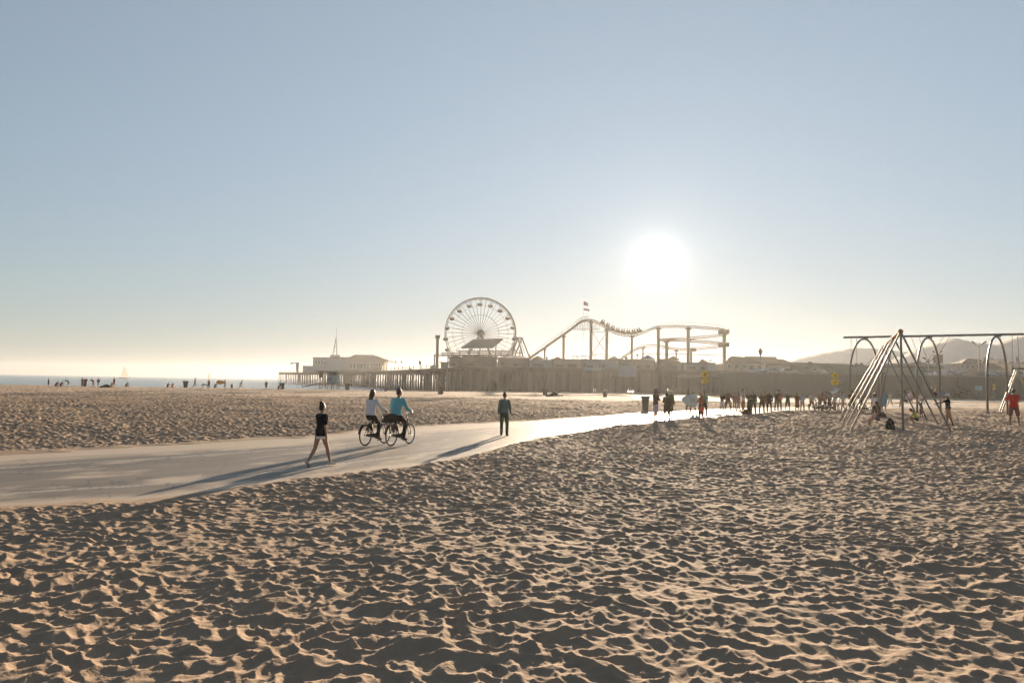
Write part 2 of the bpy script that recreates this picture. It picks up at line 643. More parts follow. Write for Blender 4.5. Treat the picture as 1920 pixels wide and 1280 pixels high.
def path_material():
    m = bpy.data.materials.new('sandy asphalt')
    m.use_nodes = True
    nt = m.node_tree
    N, L = nt.nodes, nt.links
    b = N['Principled BSDF']
    b.inputs['Specular IOR Level'].default_value = 0.4
    b.inputs['Roughness'].default_value = 0.55
    uv = N.new('ShaderNodeUVMap')
    sep = N.new('ShaderNodeSeparateXYZ')
    L.new(uv.outputs['UV'], sep.inputs[0])

    def math_(op, a, b_=None, c=None):
        n = N.new('ShaderNodeMath')
        n.operation = op
        for i, v in enumerate((a, b_, c)):
            if v is None:
                continue
            if isinstance(v, (int, float)):
                n.inputs[i].default_value = v
            else:
                L.new(v, n.inputs[i])
        return n.outputs[0]

    def ramp(x, a, b_):
        n = N.new('ShaderNodeMapRange')
        n.interpolation_type = 'SMOOTHSTEP'
        n.inputs['From Min'].default_value = a
        n.inputs['From Max'].default_value = b_
        L.new(x, n.inputs['Value'])
        return n.outputs['Result']

    def noise(sx, sy, detail=5):
        mp = N.new('ShaderNodeMapping')
        mp.inputs['Scale'].default_value = (sx, sy, 1)
        L.new(uv.outputs['UV'], mp.inputs['Vector'])
        n = N.new('ShaderNodeTexNoise')
        n.inputs['Scale'].default_value = 1.0
        n.inputs['Detail'].default_value = detail
        L.new(mp.outputs['Vector'], n.inputs['Vector'])
        return n.outputs['Fac']
    u = sep.outputs['X']
    streak = noise(9, 0.35)
    fine = noise(60, 6)
    uw = math_('ADD', u, math_('MULTIPLY', math_('SUBTRACT', streak, 0.5), 0.16))
    far_sand = math_('SUBTRACT', 1.0, ramp(uw, 0.20, 0.38))
    near_sand = ramp(uw, 0.86, 0.95)
    patches = math_('MULTIPLY', ramp(noise(11, 0.45, 8), 0.50, 0.72), 0.8)
    dust = math_('MULTIPLY', ramp(noise(5, 0.12, 4), 0.38, 0.75), 0.32)
    patches = math_('ADD', patches, dust)
    cover = math_('MINIMUM', math_('ADD', math_('ADD', far_sand, near_sand), patches), 1.0)
    cover = math_('MINIMUM', math_('ADD', cover, math_('MULTIPLY', ramp(sep.outputs['Y'], 18, 36), 0.55)), 1.0)

    def line(c, w):
        d = math_('ABSOLUTE', math_('SUBTRACT', u, c))
        return math_('MULTIPLY', math_('SUBTRACT', 1.0, ramp(d, w * 0.6, w)), ramp(fine, 0.3, 0.5))
    lines = math_('MULTIPLY', math_('ADD', line(0.40, 0.012), line(0.80, 0.014)), 0.55)
    c1 = N.new('ShaderNodeMix')
    c1.data_type = 'RGBA'
    c1.inputs['A'].default_value = (0.105, 0.080, 0.058, 1)
    c1.inputs['B'].default_value = (0.165, 0.127, 0.094, 1)
    L.new(fine, c1.inputs['Factor'])
    c2 = N.new('ShaderNodeMix')
    c2.data_type = 'RGBA'
    L.new(lines, c2.inputs['Factor'])
    L.new(c1.outputs['Result'], c2.inputs['A'])
    c2.inputs['B'].default_value = (0.5, 0.45, 0.38, 1)
    c3 = N.new('ShaderNodeMix')
    c3.data_type = 'RGBA'
    L.new(cover, c3.inputs['Factor'])
    L.new(c2.outputs['Result'], c3.inputs['A'])
    c3.inputs['B'].default_value = (0.52, 0.40, 0.285, 1)
    # wandering cracks in the asphalt
    cw = math_('ABSOLUTE', math_('SUBTRACT', noise(4, 0.5, 6), 0.5))
    crack = math_('MULTIPLY', math_('SUBTRACT', 1.0, ramp(cw, 0.002, 0.008)), 0.8)
    marks = math_('MULTIPLY', crack, math_('SUBTRACT', 1.0, math_('MULTIPLY', cover, 0.85)))
    c4 = N.new('ShaderNodeMix')
    c4.data_type = 'RGBA'
    L.new(marks, c4.inputs['Factor'])
    L.new(c3.outputs['Result'], c4.inputs['A'])
    c4.inputs['B'].default_value = (0.06, 0.048, 0.038, 1)
    L.new(c4.outputs['Result'], b.inputs['Base Color'])
    bp = N.new('ShaderNodeBump')
    bp.inputs['Strength'].default_value = 0.25
    bp.inputs['Distance'].default_value = 0.02
    L.new(noise(220, 25, 3), bp.inputs['Height'])
    L.new(bp.outputs['Normal'], b.inputs['Normal'])
    return m


def build_path():
    th = np.linspace(FT[0], TH_END, 260)
    nu = 30
    n, f = path_span(th)
    f = f + 0.9
    n = n - 0.9 * np.minimum(1, n / 20)
    vs, uvs, fs = [], [], []
    dist = 0.0
    prev = None
    for i, t in enumerate(th):
        mid = (0.5 * (n[i] + f[i]) * math.sin(t), 0.5 * (n[i] + f[i]) * math.cos(t))
        if prev:
            dist += math.hypot(mid[0] - prev[0], mid[1] - prev[1])
        prev = mid
        for j in range(nu + 1):
            u = j / nu
            r = f[i] + (n[i] - f[i]) * u
            x, y = r * math.sin(t), r * math.cos(t)
            vs.append((x, y, gz(x, y) - 0.005))
            uvs.append((u, dist))
    for i in range(len(th) - 1):
        for j in range(nu):
            a = i * (nu + 1) + j
            fs.append((a, a + 1, a + nu + 2, a + nu + 1))
    me = bpy.data.meshes.new('path')
    me.from_pydata(vs, [], fs)
    lay = me.uv_layers.new(name='UVMap')
    li = np.empty(len(me.loops), dtype=np.int32)
    me.loops.foreach_get('vertex_index', li)
    lay.data.foreach_set('uv', np.array(uvs, dtype=np.float32)[li].ravel())
    me.polygons.foreach_set('use_smooth', [True] * len(fs))
    me.materials.append(path_material())
    o = bpy.data.objects.new('path', me)
    COL.objects.link(o)
    tag(o, kind='structure')


build_path()

# pale hard ground beyond the path, in front of the car park wall
def ground_strip(name, pts, material, lift):
    b = MB()
    n = len(pts)
    vs = []
    for a, c in pts:
        p, q = ground(*a), ground(*c)
        for k in range(5):
            w = p.lerp(q, k / 4)
            vs.append((w.x, w.y, gz(w.x, w.y) + lift))
    fs = []
    for i in range(n - 1):
        for k in range(4):
            a = i * 5 + k
            fs.append((a, a + 1, a + 6, a + 5))
    b.add(vs, fs)
    return tag(b.build(name, material), kind='structure')


PALE = mat('pale dusty paving', (0.22, 0.19, 0.155), rough=0.9, spec=0.15, var=0.15, scale=0.3, bump=0.2, bump_scale=4)
ground_strip('road', [((1185, 751), (1185, 741.5)), ((1330, 754), (1330, 743.5)), ((1500, 757), (1500, 746)), ((1640, 756), (1640, 748)), ((1800, 754), (1800, 749)), ((2150, 757), (2150, 752))], PALE, 0.10)
KERB = mat('pale kerb concrete', (0.5, 0.45, 0.38), rough=0.7, var=0.1)


def kerb(seq, name):
    b = MB()
    for (x0, y0), (x1, y1) in zip(seq[:-1], seq[1:]):
        p, q = ground(x0, y0), ground(x1, y1)
        d = (q - p)
        w = Vector((-d.y, d.x, 0)).normalized() * 0.13
        a = [p - w, p + w, p + w + Vector((0, 0, .06)), p - w + Vector((0, 0, .06))]
        b.prism(None, a, [v + d for v in a])
    return tag(b.build(name, KERB), kind='structure')


kerb([(1222, 764.6), (1330, 766.3)], 'kerb')
kerb([(1786, 770.5), (1870, 771), (1990, 772.5)], 'kerb')

# ------------------------------------------------------------------ sea, hills
sea_mat = bpy.data.materials.new('sea water')
sea_mat.use_nodes = True
_b = sea_mat.node_tree.nodes['Principled BSDF']
_b.inputs['Base Color'].default_value = (0.05, 0.12, 0.165, 1)
_b.inputs['Roughness'].default_value = 0.18
_b.inputs['Specular IOR Level'].default_value = 0.5
_tc = sea_mat.node_tree.nodes.new('ShaderNodeTexCoord')
_mp = sea_mat.node_tree.nodes.new('ShaderNodeMapping')
_mp.inputs['Scale'].default_value = (0.25, 0.6, 1)
_mp.inputs['Rotation'].default_value = (0, 0, 0.4)
_n = sea_mat.node_tree.nodes.new('ShaderNodeTexNoise')
_n.inputs['Scale'].default_value = 1.0
_n.inputs['Detail'].default_value = 6
_bp = sea_mat.node_tree.nodes.new('ShaderNodeBump')
_bp.inputs['Strength'].default_value = 1.0
_bp.inputs['Distance'].default_value = 0.8
_l = sea_mat.node_tree.links
_l.new(_tc.outputs['Object'], _mp.inputs['Vector'])
_l.new(_mp.outputs['Vector'], _n.inputs['Vector'])
_l.new(_n.outputs['Fac'], _bp.inputs['Height'])
_l.new(_bp.outputs['Normal'], _b.inputs['Normal'])
b = MB()
SEA_END = 2600
b.add([(-2900, 120, SEA_LEVEL), (900, 120, SEA_LEVEL), (900, SEA_END, SEA_LEVEL), (-2900, SEA_END, SEA_LEVEL)], [(0, 1, 2, 3)])
tag(b.build('sea', sea_mat), kind='structure')
# land under the car park and the far shore on the landward side
b = MB()
b.add([(70, 60, -0.35), (900, 60, -0.35), (900, 1300, -0.35), (70, 1300, -0.35)], [(0, 1, 2, 3)])
tag(b.build('land', CONCRETE_DARK), kind='structure')

HILL = mat('dry hillside paled for haze', (0.50, 0.48, 0.44), rough=0.95, spec=0.1, var=0.15, scale=0.02)  # dry slopes, base colour lightened to put distance haze into it


def hills(name, ridge, depth, back):
    b = MB()
    vs, fs = [], []
    xs = np.linspace(ridge[0][0], ridge[-1][0], 60)
    ys = np.interp(xs, [p[0] for p in ridge], [p[1] for p in ridge])
    for i, (x, y) in enumerate(zip(xs, ys)):
        top = at(x, y, depth)
        top.z += float(vnoise(np.array([x / 9.0]), np.array([depth]), 3)[0]) * 1.6
        top.z = max(top.z, 2.0)
        for k in range(7):
            t = k / 6
            prof = math.sin(t * math.pi / 2) ** 0.8
            q = Vector((top.x, depth - back * (1 - t), -1.0))
            q.z = -1.0 + (top.z + 1) * prof + float(vnoise(np.array([x / 7.0]), np.array([k * 1.7]), 4)[0]) * 4 * t * (1 - t)
            vs.append(q)
        vs.append(Vector((top.x, depth + back, -1)))
    for i in range(len(xs) - 1):
        for k in range(7):
            a = i * 8 + k
            fs.append((a, a + 8, a + 9, a + 1))
    b.add(vs, fs)
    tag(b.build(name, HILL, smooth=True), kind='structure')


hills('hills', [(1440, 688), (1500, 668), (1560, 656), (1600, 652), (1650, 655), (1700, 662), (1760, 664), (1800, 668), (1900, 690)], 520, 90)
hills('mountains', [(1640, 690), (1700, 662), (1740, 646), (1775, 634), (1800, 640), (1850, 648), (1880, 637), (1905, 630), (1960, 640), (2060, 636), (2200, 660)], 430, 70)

# ------------------------------------------------------------------ people
THIGH, SHANK, UARM, FARM = 0.45, 0.43, 0.29, 0.25


def limb(fwd, out, s):
    f, o = R(fwd), R(out)
    return Vector((s * math.sin(o), math.cos(o) * math.sin(f), -math.cos(o) * math.cos(f)))


def two_bone(a, t, l1, l2, pole):
    """the middle joint of a limb from a to t, bent towards pole; also the reached end"""
    d = t - a
    L = min(max(d.length, 0.05), (l1 + l2) * 0.995)
    u = d.normalized()
    x = (l1 * l1 - l2 * l2 + L * L) / (2 * L)
    h = math.sqrt(max(0.0, l1 * l1 - x * x))
    w = (pole - u * pole.dot(u)).normalized()
    return a + u * x + w * h, a + u * L


def skeleton(lean=0, legL=(4, 4, 4), legR=(-4, 4, 4), armL=(4, 8, 12), armR=(-2, 8, 14), nod=0, turn=0, hunch=0, wide=1.0, toeL=None, toeR=None, reach=None, pedal=None, **_):
    J = {}
    a = R(lean)
    up = Vector((0, math.sin(a), math.cos(a)))
    a2 = R(lean + hunch)
    up2 = Vector((0, math.sin(a2), math.cos(a2)))
    pel = Vector((0, 0, 0))
    J['pelvis'] = pel
    J['waist'] = pel + up * 0.15
    J['chest'] = J['waist'] + up2 * 0.20
    J['sho'] = J['chest'] + up2 * 0.14
    J['neck'] = J['sho'] + up2 * 0.05
    a3 = R(lean + hunch + nod)
    J['hup'] = Vector((0, math.sin(a3), math.cos(a3)))
    J['head'] = J['neck'] + J['hup'] * 0.15 + Vector((0, 0.015, 0))
    J['fwd2'] = Vector((0, math.cos(a2), -math.sin(a2)))
    J['turn'] = R(turn)
    for s, leg, arm, toe, n in ((-1, legL, armL, toeL, 'L'), (1, legR, armR, toeR, 'R')):
        hip = pel + Vector((s * 0.088 * wide, 0, -0.03))
        kn = hip + limb(leg[0], leg[2], s) * THIGH
        an = kn + limb(leg[0] - leg[1], leg[2] * 0.4, s) * SHANK
        if pedal:
            kn, an = two_bone(hip, Vector(pedal[n]), THIGH, SHANK, Vector((s * 0.12, 1, 0.1)))
        tf = toe if toe is not None else 90
        td = limb(tf, 12, s)
        J['hip' + n], J['kn' + n], J['an' + n] = hip, kn, an
        J['to' + n] = an + td * 0.17 + limb(tf - 90, 0, s) * 0.045
        J['he' + n] = an - td * 0.045 + limb(tf - 90, 0, s) * 0.045
        sh = J['sho'] + Vector((s * 0.175 * wide, 0, -0.02))
        ua = limb(arm[0], arm[1], s)
        fo = arm[3] if len(arm) > 3 else arm[1] * 0.5
        fa = limb(arm[0] + arm[2], fo, s)
        el = sh + ua * UARM
        J['sh' + n], J['el' + n] = sh, el
        J['wr' + n] = el + fa * FARM
        if reach:
            w0 = Vector(reach[n])
            J['el' + n], J['wr' + n] = two_bone(sh, w0 - (w0 - sh).normalized() * 0.06, UARM, FARM, Vector((s * 0.5, -0.3, -1)))
            J['fa' + n] = (J['wr' + n] - J['el' + n]).normalized()
        else:
            J['fa' + n] = fa
    low = min(J['toL'].z, J['toR'].z, J['heL'].z, J['heR'].z)
    return J, low


def hand_shape(b, w, d, s, near):
    side = Vector((1, 0, 0)) if abs(d.x) < 0.8 else Vector((0, 1, 0))
    pn = (side - d * side.dot(d)).normalized()      # thickness direction
    ac = d.cross(pn)
    b.loft([w - d * 0.01, w + d * 0.04, w + d * 0.085], [0.025, 0.038, 0.040], [0.020, 0.017, 0.014], side=ac, n=8)
    if near:
        for q, ln in ((-1.5, 0.075), (-0.5, 0.088), (0.5, 0.082), (1.5, 0.062)):
            f0 = w + d * 0.085 + ac * (q * 0.019)
            cu = (pn * -s * 0.5 + d).normalized()
            b.loft([f0, f0 + d * ln * 0.5, f0 + d * ln * 0.5 + cu * ln * 0.5], [0.0095, 0.009, 0.0075], n=6)
        t0 = w + d * 0.03 + ac * 0.032
        b.loft([t0, t0 + (d + ac * 0.9).normalized() * 0.04, t0 + (d + ac * 0.9).normalized() * 0.03 + d * 0.045], [0.013, 0.011, 0.009], n=6)
    else:
        b.loft([w + d * 0.085, w + d * 0.16], [0.036, 0.022], [0.013, 0.011], side=ac, n=8)
        t0 = w + d * 0.03 + ac * 0.03
        b.loft([t0, t0 + (d + ac * 0.8).normalized() * 0.065], [0.014, 0.010], n=6)


def torso_sections(J, wide, plus, lo, hi, bust=0.0, flare=0.0):
    """sections of the trunk between the fractions lo (crotch 0) and hi (base of the neck 1)"""
    pel, wa, ch, sh, ne = J['pelvis'], J['waist'], J['chest'], J['sho'], J['neck']
    up = (wa - pel).normalized()
    keys = [(0.0, pel - up * 0.10, 0.115, 0.095), (0.16, pel, 0.165, 0.112), (0.42, wa, 0.138, 0.098), (0.60, wa.lerp(ch, 0.6), 0.155, 0.110),
            (0.74, ch, 0.170, 0.118 + bust), (0.88, sh - (sh - ch) * 0.25, 0.165, 0.105), (0.96, sh + (ne - sh) * 0.1, 0.115, 0.075), (1.0, ne, 0.06, 0.058)]
    fr = [k[0] for k in keys]
    out = []
    cuts = sorted(set([lo, hi] + [f for f in fr if lo < f < hi]))
    hip_a, hip_b = 0.165 * wide + plus, 0.115 + plus
    for c in cuts:
        i = max(k for k in range(len(fr)) if fr[k] <= c + 1e-9)
        i = min(i, len(fr) - 2)
        t = (c - fr[i]) / (fr[i + 1] - fr[i])
        fl = flare * max(0.0, (0.5 - c))
        if flare and c < 0.16:
            out.append((keys[i][1].lerp(keys[i + 1][1], t), hip_a + fl, hip_b + fl))
            continue
        out.append((keys[i][1].lerp(keys[i + 1][1], t), (keys[i][2] + (keys[i + 1][2] - keys[i][2]) * t) * wide + plus + fl, keys[i][3] + (keys[i + 1][3] - keys[i][3]) * t + plus + fl))
    return out


def person(label, loc, height=1.72, heading=0.0, pose=None, top=None, bottom=None, hair=('short', None), skin=None, shoes=None, hat=None, dress=None,
           group=None, vox=0.018, z_off=0.0, pitch=0.0, near=False, wide=1.0, pelvis_at=None, extra=None):
    pose = dict(pose or {})
    pose['wide'] = wide
    J, low = skeleton(**pose)
    k = height / 1.75
    lift = -low + 0.0
    root = bpy.data.objects.new('person', None)
    COL.objects.link(root)
    tag(root, label, 'person', group)
    skin = skin or SKIN
    Mt = Matrix.Translation((0, 0, lift * k + z_off)) if pelvis_at is None else Matrix.Translation((0, 0, 0))
    if pitch:
        Mt = Mt @ Matrix.Rotation(R(pitch), 4, 'X')
    Mt = Mt @ Matrix.Scale(k, 4)
    root.location = loc if pelvis_at is None else pelvis_at
    root.rotation_euler = (0, 0, -heading)

    def put(b, name, m, v=None, sm=3):
        b.v = [tuple(Mt @ Vector(p)) for p in b.v]
        o = b.build(name, m, root, smooth=True)
        voxel(o, (v or vox), sm)
        return o

    lr = (('L', -1), ('R', 1))
    b = MB()
    sec = torso_sections(J, wide, 0.0, 0.0, 1.0)
    b.loft([s[0] for s in sec], [s[1] for s in sec], [s[2] for s in sec], side=(1, 0, 0), n=16)
    b.loft([J['neck'] - J['hup'] * 0.04, J['head'] - J['hup'] * 0.05], [0.055, 0.050], n=10)
    h, hu = J['head'], J['hup']
    fw = Vector((math.sin(J['turn']), math.cos(J['turn']) * hu.z, -hu.y * math.cos(J['turn']))).normalized()
    sd = fw.cross(hu).normalized()
    b.loft([h - hu * 0.085 + fw * 0.03, h - hu * 0.05 + fw * 0.018, h, h + hu * 0.05, h + hu * 0.09], [0.04, 0.058, 0.074, 0.073, 0.05], [0.045, 0.075, 0.094, 0.092, 0.06], side=sd, n=14)
    b.loft([h + fw * 0.09 + hu * 0.01, h + fw * 0.112 - hu * 0.028], [0.011, 0.016], n=6)            # nose
    b.loft([h + fw * 0.083 - hu * 0.058 - sd * 0.022, h + fw * 0.083 - hu * 0.058 + sd * 0.022], [0.008, 0.008], n=6)   # lips
    for s in (-1, 1):
        b.loft([h + sd * (s * 0.076) - hu * 0.03, h + sd * (s * 0.08) + hu * 0.02], [0.012, 0.016], [0.018, 0.024], n=6)   # ears
    for n, s in lr:
        b.loft([J['sh' + n] - Vector((s * 0.03, 0, 0)), J['sh' + n], J['sh' + n].lerp(J['el' + n], 0.4), J['el' + n], J['el' + n].lerp(J['wr' + n], 0.35), J['wr' + n]],
               [0.06, 0.056, 0.047, 0.038, 0.038, 0.026], n=10)
        hand_shape(b, J['wr' + n], J['fa' + n], s, near)
        b.loft([J['hip' + n], J['hip' + n].lerp(J['kn' + n], 0.3), J['hip' + n].lerp(J['kn' + n], 0.75), J['kn' + n], J['kn' + n].lerp(J['an' + n], 0.3), J['kn' + n].lerp(J['an' + n], 0.7), J['an' + n]],
               [0.088, 0.084, 0.062, 0.054, 0.056, 0.042, 0.035], n=12)
        b.loft([J['he' + n], J['an' + n].lerp(J['he' + n], 0.4), J['to' + n].lerp(J['he' + n], 0.35), J['to' + n]], [0.032, 0.036, 0.040, 0.034], [0.03, 0.034, 0.028, 0.018], side=(1, 0, 0), n=10)
    put(b, 'body', skin, min(vox, 0.013) if near else vox, 2)

    if top:
        m, sleeve, length = top
        b = MB()
        sec = torso_sections(J, wide, 0.018, length, 0.988, flare=0.03)
        b.loft([s[0] for s in sec], [s[1] for s in sec], [s[2] for s in sec], side=(1, 0, 0), n=16, round_ends=False)
        for n, s in lr:
            a, e, w = J['sh' + n], J['el' + n], J['wr' + n]
            if sleeve == 'none':
                b.loft([a - Vector((s * 0.05, 0, 0)), a - Vector((s * 0.012, 0, -0.004))], [0.062, 0.060], n=10)
            elif sleeve == 'short':
                b.loft([a - Vector((s * 0.03, 0, 0)), a, a.lerp(e, 0.4), a.lerp(e, 0.72)], [0.072, 0.073, 0.068, 0.066], n=10)
            else:
                b.loft([a - Vector((s * 0.03, 0, 0)), a, a.lerp(e, 0.5), e, e.lerp(w, 0.5), e.lerp(w, 0.94)], [0.072, 0.072, 0.063, 0.056, 0.050, 0.042], n=10)
        put(b, 'shirt', m)
    if bottom:
        m, kind = bottom
        b = MB()
        sec = torso_sections(J, wide, 0.022, 0.0, 0.36)
        b.loft([s[0] for s in sec], [s[1] for s in sec], [s[2] for s in sec], side=(1, 0, 0), n=16)
        for n, s in lr:
            hp, kn, an = J['hip' + n], J['kn' + n], J['an' + n]
            if kind == 'trousers':
                b.loft([hp, hp.lerp(kn, 0.5), kn, kn.lerp(an, 0.5), kn.lerp(an, 0.97)], [0.105, 0.090, 0.076, 0.068, 0.064], n=12)
            elif kind == 'tight':
                b.loft([hp, hp.lerp(kn, 0.5), kn, kn.lerp(an, 0.35), kn.lerp(an, 0.93)], [0.100, 0.084, 0.066, 0.066, 0.047], n=12)
            elif kind == 'shorts':
                b.loft([hp, hp.lerp(kn, 0.5), hp.lerp(kn, 0.92)], [0.108, 0.103, 0.100], n=12)
            elif kind == 'brief':
                b.loft([hp, hp.lerp(kn, 0.22)], [0.108, 0.100], n=12)
        put(b, {'trousers': 'trousers', 'tight': 'leggings'}.get(kind, 'shorts'), m)
    if dress:
        m, length = dress
        b = MB()
        pel = J['pelvis']
        mid = (J['knL'] + J['knR']) / 2
        e = pel.lerp(mid, length)
        sec = torso_sections(J, wide, 0.02, 0.16, 0.5)
        pts = [e, pel.lerp(e, 0.5)] + [s[0] for s in sec]
        spread = (J['knL'] - J['knR']).length / 2
        b.loft(pts, [0.19 + spread * 0.3, 0.19 * wide] + [s[1] for s in sec], [0.16, 0.145] + [s[2] for s in sec], side=(1, 0, 0), n=16)
        put(b, 'skirt', m)
    if shoes is not None:
        for n, s in lr:
            b = MB()
            b.loft([J['he' + n], J['an' + n].lerp(J['he' + n], 0.5), J['to' + n].lerp(J['he' + n], 0.4), J['to' + n]], [0.041, 0.046, 0.050, 0.043], [0.040, 0.046, 0.038, 0.026], side=(1, 0, 0), n=10)
            put(b, 'shoe', shoes)
    style, hm = hair
    if style:
        hm = hm or HAIR_DARK
        b = MB()
        c = h + hu * 0.030 - fw * 0.014
        b.loft([c - hu * 0.055 - fw * 0.03, c - hu * 0.01 - fw * 0.012, c + hu * 0.04, c + hu * 0.083], [0.060, 0.084, 0.086, 0.058], [0.055, 0.080, 0.096, 0.062], side=sd, n=14)
        if style == 'bun':
            b.ball(c + hu * 0.12 - fw * 0.045, 0.052)
            b.loft([c - hu * 0.05 - fw * 0.06, c + hu * 0.1 - fw * 0.045], [0.05, 0.04], n=8)
        elif style == 'long':
            b.loft([c + hu * 0.03 - fw * 0.02, c - hu * 0.10 - fw * 0.05, c - hu * 0.24 - fw * 0.075, c - hu * 0.36 - fw * 0.075], [0.086, 0.10, 0.098, 0.05], [0.078, 0.060, 0.045, 0.028], side=sd, n=12)
        elif style == 'bob':
            b.loft([c + hu * 0.03 - fw * 0.02, c - hu * 0.09 - fw * 0.035, c - hu * 0.15 - fw * 0.035], [0.088, 0.10, 0.08], [0.080, 0.070, 0.05], side=sd, n=12)
        elif style == 'curly':
            for i in range(26):
                q = Vector((random.uniform(-1, 1), random.uniform(-1, 0.5), random.uniform(-0.6, 1))).normalized()
                b.ball(c + hu * 0.01 + sd * (q.x * 0.115) + fw * (q.y * 0.10) + hu * (q.z * 0.115), random.uniform(0.035, 0.055), n=8)
        put(b, 'hair', hm)
    if hat is not None:
        b = MB()
        c = h + hu * 0.05 - fw * 0.01
        b.loft([c - hu * 0.01, c + hu * 0.03, c + hu * 0.075], [0.096, 0.094, 0.06], [0.110, 0.106, 0.07], side=sd, n=14)
        b.loft([c + fw * 0.06, c + fw * 0.17 - hu * 0.01], [0.075, 0.055], [0.012, 0.012], side=sd, n=10)
        put(b, 'cap', hat)
    if extra:
        extra(root, J, Mt)
    return root


def figure(x, yh, yf, label, group=None, head_share=1.0, **kw):
    """a standing figure from the rows of its head and feet in the picture"""
    p = ground(x, yf)
    d = (Vector((p.x, p.y, EYE)) - CAM).y
    hgt = (yf - yh) / FPX * math.hypot(p.x, p.y) * 0.985 * math.cos(math.atan((x - 960) / FPX)) / head_share
    kw.setdefault('height', max(0.9, min(2.0, hgt)))
    return person(label, p, group=group, **kw)


STAND = {}
STRIDE = dict(lean=3, legL=(24, 4, 2), legR=(-20, 12, 2), armL=(-16, 8, 12), armR=(18, 8, 18), toeR=62)
STRIDE2 = dict(lean=3, legL=(-18, 14, 2), legR=(22, 4, 2), armL=(18, 8, 16), armR=(-16, 8, 10), toeL=60)
APART = dict(legL=(0, 2, 13), legR=(0, 2, 13), armL=(10, 12, 30), armR=(10, 12, 30))
FOLDED = dict(armL=(22, 12, 75, -60), armR=(22, 12, 80, -60), legL=(2, 2, 5), legR=(-2, 2, 5))
POCKETS = dict(armL=(-6, 16, 40, -6), armR=(-6, 16, 40, -6), legL=(3, 2, 6), legR=(-3, 2, 6))
PHONE = dict(armL=(12, 10, 90, -25), armR=(4, 10, 8), nod=14, legL=(3, 2, 4), legR=(-3, 3, 4))
SPREAD = dict(armL=(10, 75, 20, 60), armR=(15, 70, 50, 60), legL=(12, 12, 6), legR=(-10, 30, 6))
BEND = dict(lean=62, hunch=14, nod=-15, legL=(4, 10, 5), legR=(-4, 8, 5), armL=(75, 6, 6), armR=(70, 6, 10))
SIT = dict(lean=-4, hunch=14, legL=(88, 110, 8), legR=(84, 105, 8), armL=(40, 10, 45, -10), armR=(44, 10, 50, -10))
SITLOW = dict(lean=14, hunch=18, legL=(112, 125, 6), legR=(108, 120, 6), armL=(62, 8, 20), armR=(64, 8, 20))
HEAD_R = R(40)

# the woman on the path
WHITE_CLOTH = cloth(235, 230, 225)


def hem(root, J, Mt):
    pel = J['pelvis']
    b = MB()
    pts = [pel + Vector((0, 0, z)) for z in (-0.185, -0.14, -0.08, -0.02)]
    b.loft(pts, [0.168, 0.168, 0.165, 0.16], [0.128, 0.128, 0.125, 0.12], side=(1, 0, 0), n=18, round_ends=False)
    b.v = [tuple(Mt @ Vector(p)) for p in b.v]
    voxel(b.build('shirt_hem', WHITE_CLOTH, root, smooth=True), 0.012)
    b = MB()
    pts = [pel + Vector((0, 0, z)) for z in (-0.115, -0.08, -0.02, 0.10)]
    b.loft(pts, [0.180, 0.178, 0.172, 0.160], [0.140, 0.138, 0.132, 0.12], side=(1, 0, 0), n=18, round_ends=False)
    b.v = [tuple(Mt @ Vector(p)) for p in b.v]
    voxel(b.build('tunic_skirt', cloth(30, 30, 34), root, smooth=True), 0.012)


figure(600, 751, 873, 'person walking on the path in a long black top with white hem, hair bunned', heading=R(34), near=True, vox=0.012, wide=0.95,
       pose=dict(lean=2, legL=(-15, 20, 2), legR=(21, 5, 2), armL=(20, 9, 22), armR=(-10, 8, 18), toeL=52, nod=-2),
       top=(cloth(30, 30, 34), 'short', 0.12), bottom=None, hair=('bun', HAIR_DARK), shoes=cloth(215, 190, 175), extra=hem, head_share=1.05)

figure(945, 737, 816, 'person in a dark jacket and long trousers walking away alone on the path', heading=R(8), near=True, vox=0.014,
       pose=dict(lean=2, legL=(9, 2, 4), legR=(-6, 6, 5), armL=(-8, 9, 14), armR=(6, 10, 12), toeR=78),
       top=(cloth(98, 116, 110), 'long', 0.10), bottom=(cloth(84, 98, 76), 'trousers'), hair=('short', HAIR_BROWN), shoes=cloth(60, 55, 50))


